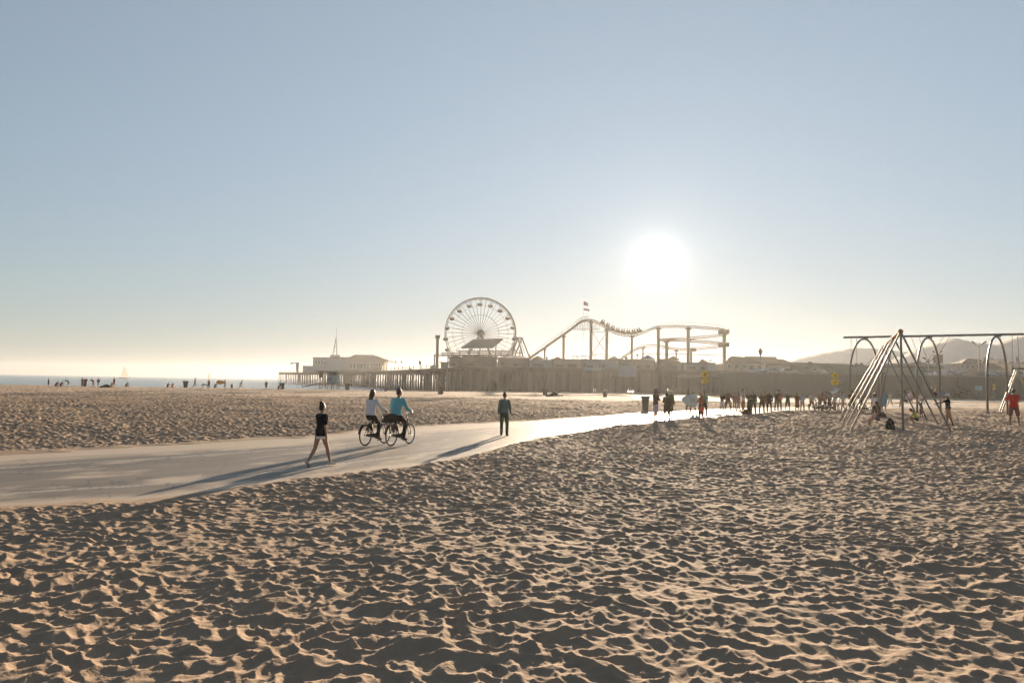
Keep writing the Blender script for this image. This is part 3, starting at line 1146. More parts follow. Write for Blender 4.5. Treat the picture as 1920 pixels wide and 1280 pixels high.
# ------------------------------------------------------------------ bicycles and riders
def make_bicycle(label, loc, heading, basket=None, group=None, colour=DARK_METAL, rad=0.34, kickstand=False):
    t = thing('bicycle', label, 'bicycle', loc, heading, group)
    rear, front = Vector((0, -0.53, rad)), Vector((0, 0.55, rad))
    for c in (rear, front):
        w = MB()
        w.torus(c, rad - 0.02, 0.021, (1, 0, 0), n=44, k=8)
        wh = w.build('wheel', RUBBER, t, smooth=True)
        r = MB()
        r.torus(c, rad - 0.045, 0.011, (1, 0, 0), n=40, k=6)
        for i in range(18):
            a = 2 * math.pi * i / 18
            d = Vector((0, math.cos(a), math.sin(a)))
            r.tube([c + Vector(((-1) ** i * 0.025, 0, 0)), c + d * (rad - 0.045)], 0.0022, n=4)
        r.loft([c - Vector((0.045, 0, 0)), c + Vector((0.045, 0, 0))], [0.02, 0.02], n=8)
        r.build('rim', CHROME, wh, smooth=True)
    bb = Vector((0, -0.08, 0.29))
    seat_t = Vector((0, -0.26, 0.80))
    head_t, head_b = Vector((0, 0.37, 0.90)), Vector((0, 0.41, 0.72))
    f = MB()
    f.tube([bb, seat_t], 0.017)
    f.tube([seat_t + Vector((0, 0.02, -0.06)), Vector((0, 0.05, 0.68)), head_b + Vector((0, -0.01, 0.08))], 0.017)
    f.tube([bb, Vector((0, 0.2, 0.46)), head_b], 0.019)
    f.tube([head_b, head_t], 0.02)
    for s in (-1, 1):
        f.tube([bb + Vector((s * 0.03, 0, 0)), rear + Vector((s * 0.055, 0, 0))], 0.010, n=6)
        f.tube([seat_t + Vector((s * 0.015, 0.01, -0.06)), rear + Vector((s * 0.055, 0, 0))], 0.009, n=6)
    f.build('frame', colour, t, smooth=True)
    k = MB()
    for s in (-1, 1):
        k.tube([head_b + Vector((s * 0.04, 0, -0.02)), front + Vector((s * 0.05, -0.02, 0.1)), front + Vector((s * 0.05, 0, 0))], 0.011, n=6)
    k.tube([head_b + Vector((-0.05, 0, -0.02)), head_b + Vector((0.05, 0, -0.02))], 0.013, n=6)
    k.build('fork', colour, t, smooth=True)
    h = MB()
    top = head_t + Vector((0, -0.02, 0.12))
    h.tube([head_t, top], 0.012)
    h.tube([top + Vector((-0.31, -0.22, 0.02)), top + Vector((-0.25, -0.06, 0.05)), top + Vector((-0.1, 0.04, 0.02)), top + Vector((0, 0.05, 0)), top + Vector((0.1, 0.04, 0.02)), top + Vector((0.25, -0.06, 0.05)), top + Vector((0.31, -0.22, 0.02))], 0.012)
    hb = h.build('handlebar', CHROME, t, smooth=True)
    for s in (-1, 1):
        g = MB()
        g.loft([top + Vector((s * 0.315, -0.24, 0.02)), top + Vector((s * 0.285, -0.13, 0.035))], [0.018, 0.018], n=8)
        g.build('grip', RUBBER, hb, smooth=True)
    sd = MB()
    sp = seat_t + Vector((0, -0.03, 0.09))
    sd.loft([sp + Vector((0, -0.12, 0.01)), sp + Vector((0, -0.05, 0.012)), sp + Vector((0, 0.06, 0)), sp + Vector((0, 0.15, -0.01))], [0.09, 0.10, 0.045, 0.022], [0.035, 0.035, 0.026, 0.018], side=(1, 0, 0), n=10)
    sd.tube([seat_t, sp], 0.013)
    sd.build('saddle', RUBBER, t, smooth=True)
    c = MB()
    c.loft([bb + Vector((-0.07, 0, 0)), bb + Vector((0.07, 0, 0))], [0.02, 0.02], n=8)
    c.torus(bb + Vector((0.06, 0, 0)), 0.09, 0.008, (1, 0, 0), n=24, k=5)
    c.tube([bb + Vector((0.08, 0, 0)), bb + Vector((0.08, 0.10, -0.13))], 0.011, n=6)
    c.tube([bb + Vector((-0.08, 0, 0)), bb + Vector((-0.08, -0.10, 0.13))], 0.011, n=6)
    cr = c.build('crank', CHROME, t, smooth=True)
    for q in (Vector((0.13, 0.10, -0.13)), Vector((-0.13, -0.10, 0.13))):
        p = MB()
        p.box(bb + q, (0.09, 0.09, 0.024))
        p.build('pedal', RUBBER, cr)
    ch = MB()
    ch.extrude([bb + Vector((0.07, 0.10, -0.07)), bb + Vector((0.07, 0.10, 0.09)), rear + Vector((0.07, -0.05, 0.05)), rear + Vector((0.07, -0.05, -0.04))], (0.012, 0, 0))
    ch.build('chain_guard', colour, t)
    fd = MB()
    pts = []
    for i in range(9):
        a = R(20 + i * 19)
        pts.append(rear + Vector((0, math.cos(a) * (rad + 0.035), math.sin(a) * (rad + 0.035))))
    fd.loft(pts, [0.032] * 9, [0.006] * 9, side=(1, 0, 0), n=6)
    fd.build('mudguard', colour, t, smooth=True)
    if basket is not None:
        rk = MB()
        z = rad * 2 + 0.06
        for s in (-0.06, 0.06):
            rk.tube([Vector((s, -0.30, z)), Vector((s, -0.80, z))], 0.008, n=5)
            rk.tube([rear + Vector((s, 0, 0)), Vector((s, -0.62, z))], 0.007, n=5)
        rk.build('rack', DARK_METAL, t)
        bk = MB()
        x, y0, y1, z0, z1 = 0.165, -0.80, -0.50, z + 0.01, z + 0.27
        for zz in np.linspace(z0 + 0.02, z1, 7):
            e = 0.85 + 0.15 * (zz - z0) / (z1 - z0)
            bk.loft([Vector((-x * e, y0, zz)), Vector((x * e, y0, zz))], [0.012] * 2, n=5)
            bk.loft([Vector((-x * e, y1, zz)), Vector((x * e, y1, zz))], [0.012] * 2, n=5)
            bk.loft([Vector((-x * e, y0, zz)), Vector((-x * e, y1, zz))], [0.012] * 2, n=5)
            bk.loft([Vector((x * e, y0, zz)), Vector((x * e, y1, zz))], [0.012] * 2, n=5)
        bk.box((0, (y0 + y1) / 2, z0 + 0.01), (2 * x * 0.85, y1 - y0, 0.02))
        bk.box((0, (y0 + y1) / 2, (z0 + z1) / 2 - 0.02), (2 * x * 0.9, (y1 - y0) * 0.96, (z1 - z0) * 0.8))
        bk.build('basket', basket, t)
    return t


BIKE_HEAD = R(-10.0 + 34.0)
RIDE = dict(lean=10, hunch=10, nod=-14)


def rider(bike_loc, heading, label, height=1.74, **kw):
    c, s = math.cos(-heading), math.sin(-heading)
    lz = 0.99
    off = Vector((0, -0.30, lz))
    w = Vector((bike_loc.x + off.x * c - off.y * s, bike_loc.y + off.x * s + off.y * c, bike_loc.z + off.z))
    k = height / 1.75
    pose = dict(kw.pop('pose'))
    loc = lambda x, y, z: ((Vector((x, y, z)) - off) / k)
    pose['reach'] = {'L': loc(-0.30, 0.16, 1.08), 'R': loc(0.30, 0.16, 1.08)}
    pose['pedal'] = {'L': loc(-0.13, -0.26, 0.53), 'R': loc(0.13, -0.04, 0.27)}
    kw['pose'] = pose
    return person(label, None, height=height, heading=heading, pelvis_at=w, near=True, vox=0.013, **kw)


p1 = ground(703, 833.5)
BIKE_A = make_bicycle('city bicycle without a basket, ridden by the person in a white blouse', p1, BIKE_HEAD, group='bicycles ridden along the path')
rider(p1, BIKE_HEAD, 'long haired person in a loose white blouse riding a bicycle on the path', height=1.66, wide=0.95,
      pose=dict(lean=6, hunch=6, nod=-8, turn=10, legL=(56, 52, 6), legR=(40, 62, 7), armL=(48, 14, 22, 10), armR=(50, 16, 20, 12), toeL=80, toeR=75),
      top=(cloth(226, 220, 224), 'long', 0.10), bottom=(cloth(58, 52, 50), 'tight'), hair=('long', HAIR_BROWN), shoes=cloth(110, 70, 55))
p2 = ground(750.5, 834)
BIKE_B = make_bicycle('city bicycle with a dark basket over its rear wheel', p2, BIKE_HEAD, basket=WOOD_DARK, group='bicycles ridden along the path')
rider(p2, BIKE_HEAD, 'person in a turquoise long sleeved shirt and sunglasses riding a bicycle', height=1.80, wide=1.06,
      pose=dict(lean=8, hunch=8, nod=-10, turn=22, legL=(62, 70, 8), legR=(42, 60, 10), armL=(46, 16, 22, 14), armR=(46, 20, 24, 16), toeL=82, toeR=75),
      top=(cloth(112, 182, 192), 'long', 0.12), bottom=(cloth(52, 44, 36), 'trousers'), hair=('short', HAIR_DARK), shoes=cloth(70, 50, 40))

# ------------------------------------------------------------------ the crowd along the path
CROWD = 'people gathered along the far stretch of the path'
g = dict(group=CROWD, vox=0.02)
figure(1229, 729, 788.5, 'person in a maroon hoodie and pale lavender shorts, standing left of the crowd', heading=R(70), pose=dict(FOLDED, nod=6), top=(cloth(104, 64, 58), 'long', 0.05), bottom=(cloth(205, 190, 200), 'shorts'), hair=('bob', HAIR_BROWN), shoes=cloth(90, 60, 45), **g)
figure(1250, 735.5, 788, 'person in a dark knee length coat beside the one in a white hat', heading=R(20), pose=PHONE, top=(cloth(82, 74, 56), 'long', 0.0), bottom=(cloth(80, 70, 55), 'shorts'), hair=('bob', HAIR_BROWN), shoes=cloth(60, 50, 40), **g)
figure(1257.5, 730.5, 785, 'person in a white hat and olive jacket carrying a side bag', heading=R(60), pose=PHONE, top=(cloth(88, 80, 58), 'long', 0.02), bottom=(cloth(96, 82, 62), 'shorts'), hair=('short', HAIR_BLONDE), hat=cloth(240, 232, 220), shoes=cloth(90, 70, 55), **g)
figure(1291, 731, 776, 'bare shouldered dark haired person half behind the white surfboard', heading=R(150), pose=APART, top=(cloth(120, 84, 66), 'none', 0.2), bottom=(cloth(150, 130, 96), 'shorts'), skin=SKIN_DARK, **g)
figure(1299, 736, 774.5, 'shorter person walking behind the white surfboard', heading=R(170), pose=STRIDE, top=(cloth(100, 84, 72), 'short', 0.1), bottom=(cloth(120, 116, 92), 'trousers'), shoes=cloth(235, 225, 215), **g)
figure(1314.5, 735, 791, 'blonde person in a rust top with an orange garment round the hips', heading=R(-40), pose=FOLDED, top=(cloth(165, 96, 66), 'none', 0.3), dress=(cloth(218, 88, 44), 0.5), bottom=(cloth(96, 92, 70), 'shorts'), hair=('long', HAIR_BLONDE), **g)
figure(1321, 732.5, 780, 'person in a sage green shirt just behind the orange skirted one', heading=R(160), pose=STAND, top=(cloth(124, 136, 100), 'short', 0.1), bottom=(cloth(110, 100, 76), 'trousers'), hair=('short', HAIR_BROWN), **g)
figure(1354, 735, 774, 'blonde person in a dark cropped top and white skirt', heading=R(150), pose=FOLDED, top=(cloth(62, 52, 44), 'short', 0.3), dress=(cloth(220, 210, 208), 0.6), hair=('long', HAIR_BLONDE), **g)
figure(1365, 730, 774, 'stout person in an olive shirt and grey knee shorts', heading=R(170), pose=APART, wide=1.15, top=(cloth(92, 86, 60), 'short', 0.08), bottom=(cloth(150, 146, 132), 'shorts'), hair=('short', HAIR_BLONDE), shoes=cloth(70, 60, 50), **g)
figure(1377.5, 735, 767, 'person in a mauve shirt farther back between olive shirt and pink shirt', heading=R(200), pose=STRIDE, top=(cloth(150, 120, 120), 'long', 0.1), bottom=(cloth(120, 110, 92), 'trousers'), **g)
figure(1384.5, 735.5, 775, 'person in a dusty pink shirt and pale shorts, mid stride', heading=R(250), pose=STRIDE, top=(cloth(180, 130, 108), 'short', 0.1), bottom=(cloth(190, 176, 156), 'shorts'), hair=('bob', HAIR_BROWN), **g)
figure(1393.5, 729.5, 775, 'tall person in a white tank top and tan shorts', heading=R(120), pose=FOLDED, top=(cloth(224, 216, 214), 'none', 0.1), bottom=(cloth(176, 138, 92), 'shorts'), hair=('short', HAIR_BROWN), shoes=cloth(130, 90, 70), **g)
figure(1405.5, 733.5, 775.5, 'person with pale sunlit hair in a dark printed dress', heading=R(190), pose=FOLDED, top=(cloth(70, 64, 46), 'short', 0.1), dress=(cloth(74, 66, 48), 0.95), hair=('long', HAIR_BLONDE), shoes=cloth(60, 50, 40), **g)
figure(1412.5, 732, 775.5, 'person in a dark green jacket close beside the printed dress', heading=R(170), pose=POCKETS, top=(cloth(66, 66, 48), 'long', 0.0), bottom=(cloth(92, 86, 62), 'trousers'), hair=('short', HAIR_BLONDE), shoes=cloth(60, 50, 40), **g)
figure(1428.5, 734.5, 774.5, 'person in a brown tee and dark trousers with legs wide apart', heading=R(175), pose=dict(FOLDED, legL=(0, 2, 10), legR=(0, 2, 12)), top=(cloth(110, 74, 52), 'short', 0.15), bottom=(cloth(66, 56, 40), 'trousers'), hair=('short', HAIR_BROWN), shoes=cloth(50, 42, 36), **g)
figure(1435.5, 733.5, 768, 'half hidden person in a pinkish top behind the coated blonde', heading=R(180), pose=STAND, top=(cloth(150, 104, 84), 'short', 0.1), bottom=(cloth(130, 96, 76), 'trousers'), **g)
figure(1442.5, 732.5, 773.5, 'person with bright golden long hair in a dark coat and dark leggings', heading=R(180), pose=POCKETS, top=(cloth(78, 58, 44), 'long', -0.0), bottom=(cloth(74, 52, 40), 'tight'), hair=('long', HAIR_BLONDE), shoes=cloth(60, 45, 38), **g)
figure(1456, 731, 769, 'person in a dark grey sweater and grey trousers near the rust shirt', heading=R(160), pose=FOLDED, top=(cloth(88, 78, 64), 'long', 0.08), bottom=(cloth(112, 104, 84), 'trousers'), hair=('short', HAIR_BROWN), shoes=cloth(60, 50, 40), **g)
figure(1461.5, 730.5, 768.5, 'person in a rust orange shirt close behind the grey sweater', heading=R(200), pose=STAND, top=(cloth(170, 110, 76), 'short', 0.1), bottom=(cloth(96, 88, 68), 'trousers'), skin=SKIN_DARK, **g)
figure(1477, 734, 770, 'person in olive clothes skipping with both arms raised sideways', heading=R(190), pose=SPREAD, top=(cloth(106, 100, 76), 'short', 0.05), bottom=(cloth(84, 80, 52), 'shorts'), hair=('bob', HAIR_BROWN), shoes=cloth(70, 55, 40), **g)
figure(1495, 735, 771, 'person in a long ochre brown dress left of the white shirt', heading=R(170), pose=STAND, top=(cloth(140, 96, 52), 'short', 0.1), dress=(cloth(136, 92, 50), 1.0), hair=('long', HAIR_BLONDE), **g)
figure(1504.5, 738, 771, 'person in a white long sleeved shirt with grey trousers seen from behind', heading=R(10), pose=FOLDED, wide=1.1, top=(cloth(206, 200, 204), 'long', 0.1), bottom=(cloth(150, 146, 124), 'trousers'), hair=('short', HAIR_DARK), **g)
figure(1522, 735, 770.5, 'person in a light tee and brown shorts left of the parked bicycles', heading=R(185), pose=APART, top=(cloth(196, 182, 174), 'short', 0.12), bottom=(cloth(142, 94, 48), 'shorts'), skin=SKIN_DARK, **g)
figure(1537.5, 734.5, 769.5, 'tallest person in brown standing over the parked bicycles', heading=R(150), pose=POCKETS, top=(cloth(132, 96, 58), 'long', 0.05), bottom=(cloth(112, 86, 54), 'trousers'), hair=('long', HAIR_BLONDE), **g)
figure(1546, 737, 769.5, 'person in a tan top in the middle of the bicycle group', heading=R(200), pose=STAND, top=(cloth(158, 120, 78), 'short', 0.1), bottom=(cloth(120, 92, 60), 'trousers'), hair=('bob', HAIR_BROWN), **g)
figure(1555, 739, 769.5, 'person in a dun brown shirt at the right of the bicycle group', heading=R(170), pose=FOLDED, top=(cloth(138, 104, 74), 'long', 0.1), bottom=(cloth(124, 92, 66), 'trousers'), hair=('short', HAIR_BROWN), **g)
figure(1565, 741, 769.5, 'person in a grey and white top and dusky pink trousers by a bicycle', heading=R(160), pose=PHONE, top=(cloth(184, 176, 172), 'short', 0.1), bottom=(cloth(158, 106, 84), 'trousers'), hair=('bob', HAIR_BLONDE), **g)
figure(1580.5, 735, 770, 'person in a pale blue shirt with pink legs just left of the climbing frame legs', heading=R(250), pose=STRIDE, top=(cloth(190, 198, 206), 'short', 0.15), bottom=(cloth(186, 132, 112), 'tight'), hair=('short', HAIR_DARK), **g)
figure(1597.5, 732, 772, 'person in a dark brown shirt and green shorts behind the frame legs', heading=R(190), pose=APART, top=(cloth(104, 70, 48), 'short', 0.1), bottom=(cloth(104, 128, 58), 'shorts'), hair=('short', HAIR_DARK), skin=SKIN_DARK, **g)
figure(1614.5, 737.5, 770, 'person in a plum shirt seen between the two right hand slanting legs', heading=R(170), pose=FOLDED, top=(cloth(112, 72, 60), 'short', 0.1), bottom=(cloth(90, 74, 56), 'trousers'), hair=('bob', HAIR_BROWN), **g)
figure(1657.5, 735, 772, 'person mostly hidden behind the teal bodyboard they carry', heading=R(20), pose=dict(armL=(20, 20, 60), armR=(20, 20, 60)), top=(cloth(96, 108, 112), 'short', 0.1), bottom=(cloth(110, 96, 80), 'shorts'), **g)
figure(1669, 735, 761, 'person in a pale green shirt and white shorts beyond the path', heading=R(60), pose=STRIDE2, top=(cloth(190, 192, 160), 'short', 0.08), bottom=(cloth(232, 220, 206), 'shorts'), hair=('short', HAIR_BROWN), **g)
figure(1709, 735.5, 757, 'far person in a pink shirt on the pale court beyond the swings', heading=R(150), pose=STAND, top=(cloth(200, 150, 136), 'short', 0.08), bottom=(cloth(160, 130, 110), 'shorts'), hair=('short', HAIR_BLONDE), **g)
figure(1726, 737, 757.5, 'far person in a pale grey shirt on the court beyond the swings', heading=R(210), pose=STRIDE, top=(cloth(190, 180, 172), 'short', 0.08), bottom=(cloth(150, 130, 116), 'shorts'), hair=('short', HAIR_BROWN), **g)
figure(1731, 737, 757.5, 'far person in a lilac shirt on the court beyond the swings', heading=R(180), pose=STAND, top=(cloth(186, 160, 160), 'short', 0.08), bottom=(cloth(96, 90, 84), 'trousers'), hair=('bob', HAIR_BROWN), **g)


def tilt_obj(o, e):
    o.rotation_euler = e
    return o


# the white surfboard with its dark swirl and the teal bodyboard
BOARD_WHITE = mat('white surfboard', (0.66, 0.67, 0.68), rough=0.35, spec=0.5, var=0.05)
BOARD_TEAL = mat('teal bodyboard', (0.16, 0.30, 0.36), rough=0.5, spec=0.4, var=0.08)
BOARD_ORANGE = mat('orange surfboard', (0.80, 0.36, 0.10), rough=0.35, spec=0.5, var=0.05)


def board(name, label, c, length, width, material, heading, tilt, nose=0.5, mark=False):
    t = thing(name, label, 'surfboard', c, heading)
    b = MB()
    n = 14
    pts, rx = [], []
    for i in range(n + 1):
        u = i / n
        w = width / 2 * (math.sin(math.pi * min(1, max(0.02, u ** nose))) ** 0.6)
        pts.append(Vector(((u - 0.5) * length * math.cos(tilt), 0, (u - 0.5) * length * math.sin(tilt))))
        rx.append(max(0.02, w))
    b.loft(pts, rx[::-1] if mark else rx, [0.035] * (n + 1), side=(0, 0, 1), n=12)
    b.build('deck', material, t, smooth=True)
    if mark:
        q = MB()
        for cx in (0.10, 0.29):
            sp = []
            for i in range(15):
                v = i / 14
                sp.append(Vector((cx - 0.075 * math.sin(v * 2 * math.pi * 0.98 - 0.2) * (0.8 + 0.4 * v) + 0.02, -0.042, 0.12 - 0.25 * v + 0.05 * math.cos(v * 2 * math.pi))))
            q.tube(sp, 0.016, n=5)
        q.build('emblem', SIGN_BLACK, t)
    return t


pp = ground(1293, 777.5)
board('surfboard', 'white surfboard with dark looped marks carried sideways by two people', at(1293.5, 750.5, pp.y - 0.45), 1.15, 0.92, BOARD_WHITE, 0, R(-8), 0.62, True)
pp = ground(1656, 772.5)
board('bodyboard', 'teal bodyboard held upright hiding the person behind it', at(1656, 748, pp.y - 0.4), 1.0, 0.62, BOARD_TEAL, 0, R(86), 0.8)

# bicycles standing in the crowd
BG = 'bicycles standing among the crowd'
for x, y, hd, lab in ((1536, 772.5, 80, 'dark bicycle at the left end of the brown clothed group'), (1550, 773, 95, 'dark bicycle in the middle of the brown clothed group'),
                      (1564, 772.5, 100, 'dark bicycle at the right end, beside dusky pink trousers'), (1606, 773, 75, 'bicycle standing half behind the slanting frame legs'),
                      (1627, 774, 85, 'bicycle standing just left of the seated swinger')):
    make_bicycle(lab, ground(x, y), R(hd), group=BG, rad=0.34)


def bag(label, x, y, w, h, m, straps=True):
    p = ground(x, y)
    t = thing('backpack', label, 'backpack', p, R(20))
    b = MB()
    b.loft([Vector((0, 0, 0.03)), Vector((0, 0, h * 0.35)), Vector((0, 0.02, h * 0.75)), Vector((0, 0.04, h * 0.95))], [w * 0.5, w * 0.52, w * 0.42, w * 0.22], [w * 0.36, w * 0.38, w * 0.3, w * 0.16], side=(1, 0, 0), n=14)
    voxel(b.build('bag', m, t, smooth=True), 0.02)
    q = MB()
    q.loft([Vector((0, -w * 0.36, h * 0.12)), Vector((0, -w * 0.38, h * 0.42))], [w * 0.34, w * 0.32], [w * 0.13, w * 0.10], side=(1, 0, 0), n=10)
    q.build('pocket', m, t, smooth=True)
    s = MB()
    s.tube([Vector((-0.06, 0.03, h * 0.95)), Vector((-0.03, 0.03, h * 1.06)), Vector((0.03, 0.03, h * 1.06)), Vector((0.06, 0.03, h * 0.95))], 0.012, n=6)
    for k in (-1, 1):
        s.tube([Vector((k * w * 0.2, w * 0.25, h * 0.85)), Vector((k * w * 0.28, w * 0.5, h * 0.55)), Vector((k * w * 0.3, w * 0.36, h * 0.1))], 0.016, n=6)
    s.build('strap', m, t)
    return t


bag('black backpack standing on the sand under the climbing frame', 1669, 805.5, 0.40, 0.50, cloth(24, 26, 26))
bag('small brown bag on the ground at the feet of the crowd', 1398.5, 776, 0.42, 0.30, cloth(110, 74, 52))
bag('dark brown backpack on the ground by the printed dress', 1404.5, 776.5, 0.40, 0.46, cloth(84, 58, 40))
bag('small dark bag lying behind the seated swinger', 1655, 783, 0.40, 0.34, cloth(54, 50, 44))

# ------------------------------------------------------------------ swing frames
def pole(parent, name, a, b, r, m, n=10):
    q = MB()
    a, b = Vector(a), Vector(b)
    q.loft([a, b], [r, r], n=n)
    return q.build(name, m, parent, smooth=True)


# slanting climbing frame: a beam on four pairs of legs with a middle post at each end
t = thing('climbing_frame', 'tall climbing frame of slanting steel legs meeting along a rust red beam', 'climbing frame')
F0 = at(1688.5, 621, 34.5)
F1 = at(1655.5, 648.5, 46.0)
q = MB()
q.loft([F0 + (F0 - F1).normalized() * 0.1, F1 + (F1 - F0).normalized() * 0.1], [0.085, 0.085], n=12)
q.build('beam', RUST, t, smooth=True)
LEGS_L = [(1593.7, 803, 803), (1586, 797.5, 0), (1580, 791.5, 0), (1574, 787, 0)]
LEGS_R = [(1783, 806.5, 0), (1760, 802.5, 0), (1741, 796.5, 0), (1722, 785, 0)]
for i in range(4):
    s = i / 3
    top = F0.lerp(F1, s)
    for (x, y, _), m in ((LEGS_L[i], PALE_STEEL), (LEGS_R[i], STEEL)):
        g0 = ground(x, y)
        foot = Vector((at(x, y, top.y).x, top.y, 0))
        foot.z = gz(foot.x, foot.y) - 0.05
        pole(t, 'leg', top, foot, 0.044, m)
    c = MB()
    c.ball(top, 0.115, n=12)
    c.build('joint', RUST, t, smooth=True)
    if i < 3:
        for s2 in (0.35, 0.7):
            c = MB()
            c.ball(F0.lerp(F1, (i + s2) / 3), 0.105, n=10)
            c.build('clamp', RUST, t, smooth=True)
for top, x in ((F0, 1693.5), (F1, 1650.5)):
    foot = Vector((at(x, 800, top.y).x, top.y, 0))
    foot.z = gz(foot.x, foot.y) - 0.05
    pole(t, 'post', top, foot, 0.055, STEEL)

# long swing bar on three arches
t = thing('swing_set', 'long horizontal swing bar carried by tall steel arches', 'swing frame')
B0, B1 = at(1583, 632.5, 61), at(1960, 625.5, 53.4)
bd = (B1 - B0).normalized()
q = MB()
q.loft([B0, B1], [0.085, 0.085], n=12)
q.build('crossbar', STEEL, t, smooth=True)


def on_bar(x):
    best, bt = 1e9, 0
    for i in range(801):
        p = B0.lerp(B1, i / 800)
        d = p - CAM
        px = 960 + FPX * d.dot(RT) / d.dot(FWD)
        if abs(px - x) < best:
            best, bt = abs(px - x), i / 800
    return B0.lerp(B1, bt)


for xl, xr, ya in ((1594, 1649, 0), (1720, 1764, 0), (1852, 1889.5, 0)):
    apex = on_bar((xl + xr) / 2 + 1)
    apex = apex - Vector((0, 0, 0.16))
    near = Vector((at(xl, 780, apex.y - 1.9).x, apex.y - 1.9, 0))
    farp = Vector((at(xr, 778, apex.y + 1.9).x, apex.y + 1.9, 0))
    for v in (near, farp):
        v.z = gz(v.x, v.y) - 0.05
    hh = apex.z
    pts = []
    straight = 0.45
    for i in range(29):
        a = math.pi * i / 28
        c = (1 - math.cos(a)) / 2
        p = near.lerp(farp, c)
        zb = near.z + (hh - near.z) * straight
        p.z = zb + (hh - zb) * math.sin(a)
        pts.append(p)
    pts = [near] + pts + [farp]
    q = MB()
    q.tube(pts, 0.075, n=10)
    q.build('arch', STEEL, t, smooth=True)
    q = MB()
    q.box(apex + Vector((0, 0, 0.10)), (0.3, 0.3, 0.22), 0.6)
    q.build('bracket', STEEL, t)

CHAIN = mat('swing chain', (0.16, 0.15, 0.14), rough=0.4, spec=0.5, metal=0.5, var=0.2, scale=60)
SW = 'swings hanging from the play frames'


def swing(label, a, b, seat_c, axis, m=RUBBER):
    t = thing('swing', label, 'swing', (0, 0, 0), 0, SW)
    ax = Vector(axis).normalized() * 0.24
    for s, top in ((-1, a), (1, b)):
        q = MB()
        q.tube([top, Vector(seat_c) + ax * s], 0.016, n=5)
        q.build('chain', CHAIN, t)
    q = MB()
    q.loft([Vector(seat_c) - ax, Vector(seat_c) - Vector((0, 0, 0.05)), Vector(seat_c) + ax], [0.02, 0.02, 0.02], [0.09, 0.09, 0.09], side=(0, 0, 1), n=8)
    q.build('seat', m, t, smooth=True)
    return t


def swing_from(x, dx, px, py, label, depth_shift=0.0):
    a = on_bar(x - dx)
    b2 = on_bar(x + dx)
    mid = (a + b2) / 2
    c = at(px, py, mid.y + depth_shift)
    return swing(label, a - Vector((0, 0, .08)), b2 - Vector((0, 0, .08)), c, bd), c


# empty swings and swinging people
_, c = swing_from(1690, 7, 1562, 741, 'swing flung high to the left with the upside down flyer on it')
person('person in a white shirt flung head back on a swing, legs stretched to the left', None, height=1.78, heading=R(-92), pelvis_at=at(1557, 737.5, c.y), pitch=0, near=False, vox=0.016,
       pose=dict(lean=-62, hunch=-6, nod=-30, legL=(116, 42, 4), legR=(108, 40, 6), armL=(-158, 10, 14), armR=(-152, 10, 14), toeL=110, toeR=100),
       top=(cloth(205, 208, 216), 'short', 0.1), bottom=(cloth(120, 122, 130), 'trousers'), hair=('bob', HAIR_BROWN), shoes=cloth(170, 110, 80), skin=SKIN_DARK)
_, c = swing_from(1775, 6, 1700, 752, 'swing under the person in a white tee with bent bare legs')
person('person in a white tee and dark shorts swinging with bare legs bent below', None, height=1.55, heading=R(-80), pelvis_at=c + Vector((0, 0, 0.1)), vox=0.016,
       pose=dict(lean=-22, hunch=4, nod=-10, legL=(92, 70, 4), legR=(84, 78, 4), armL=(-150, 14, 10), armR=(-148, 14, 10), toeL=40, toeR=36),
       top=(cloth(225, 220, 222), 'short', 0.1), bottom=(cloth(72, 52, 50), 'shorts'), hair=('short', HAIR_DARK))
_, c = swing_from(1716, 7, 1758, 744, 'swing carrying the person who leans far back with legs raised to the right')
person('bare backed person leaning far back on a swing, grey trousered legs raised to the right', None, height=1.72, heading=R(78), pelvis_at=c + Vector((0, 0, 0.1)), vox=0.016,
       pose=dict(lean=-58, hunch=4, nod=30, legL=(118, 6, 4), legR=(112, 8, 5), armL=(160, 12, 14), armR=(160, 12, 14), toeL=150, toeR=150),
       top=(cloth(70, 44, 36), 'none', 0.4), bottom=(cloth(140, 146, 154), 'trousers'), hair=('short', HAIR_DARK), shoes=cloth(150, 150, 155), skin=SKIN_DARK)
for x, label in ((1601, 'empty swing on the bar inside the arch farthest from the street sign'), (1903, 'empty swing hanging straight at the right end of the long bar')):
    m0 = on_bar(x)
    swing(label, on_bar(x - 5) - Vector((0, 0, .08)), on_bar(x + 5) - Vector((0, 0, .08)), Vector((m0.x, m0.y, m0.z - 4.9)), bd)

# a low swing hung from the climbing frame with the seated person on it
pt = F0.lerp(F1, 0.62)
sc = at(1646, 785.5, 38.6)
swing('low swing with the seated dark haired person on it', F0.lerp(F1, 0.30), F0.lerp(F1, 0.36), sc, (0.4, 0.9, 0))
person('dark haired person in a black top and denim shorts seated on the low swing', None, height=1.68, heading=R(-75), pelvis_at=sc + Vector((0, 0, 0.10)), vox=0.016,
       pose=dict(lean=-2, hunch=8, nod=4, legL=(80, 84, 8), legR=(74, 76, 8), armL=(4, 10, 48, -6), armR=(6, 10, 52, -6)),
       top=(cloth(36, 34, 30), 'none', 0.15), bottom=(cloth(92, 104, 124), 'brief'), hair=('long', HAIR_DARK))
figure(1641, 738, 785, 'curly haired person in a white tank top standing behind the seated one', heading=R(20), pose=STAND, top=(cloth(222, 216, 216), 'none', 0.1), bottom=(cloth(50, 50, 44), 'trousers'), hair=('curly', HAIR_BROWN), skin=SKIN_DARK, vox=0.016)
person('child in a yellow top and denim shorts crouching under the climbing frame', ground(1719, 793.5), height=1.28, heading=R(-70), vox=0.014,
       pose=dict(lean=22, hunch=10, nod=10, legL=(104, 140, 8), legR=(86, 140, 8), armL=(24, 10, 40), armR=(28, 10, 44)),
       top=(cloth(196, 190, 60), 'none', 0.25), bottom=(cloth(66, 74, 84), 'brief'), hair=('long', HAIR_BROWN), skin=SKIN_DARK)
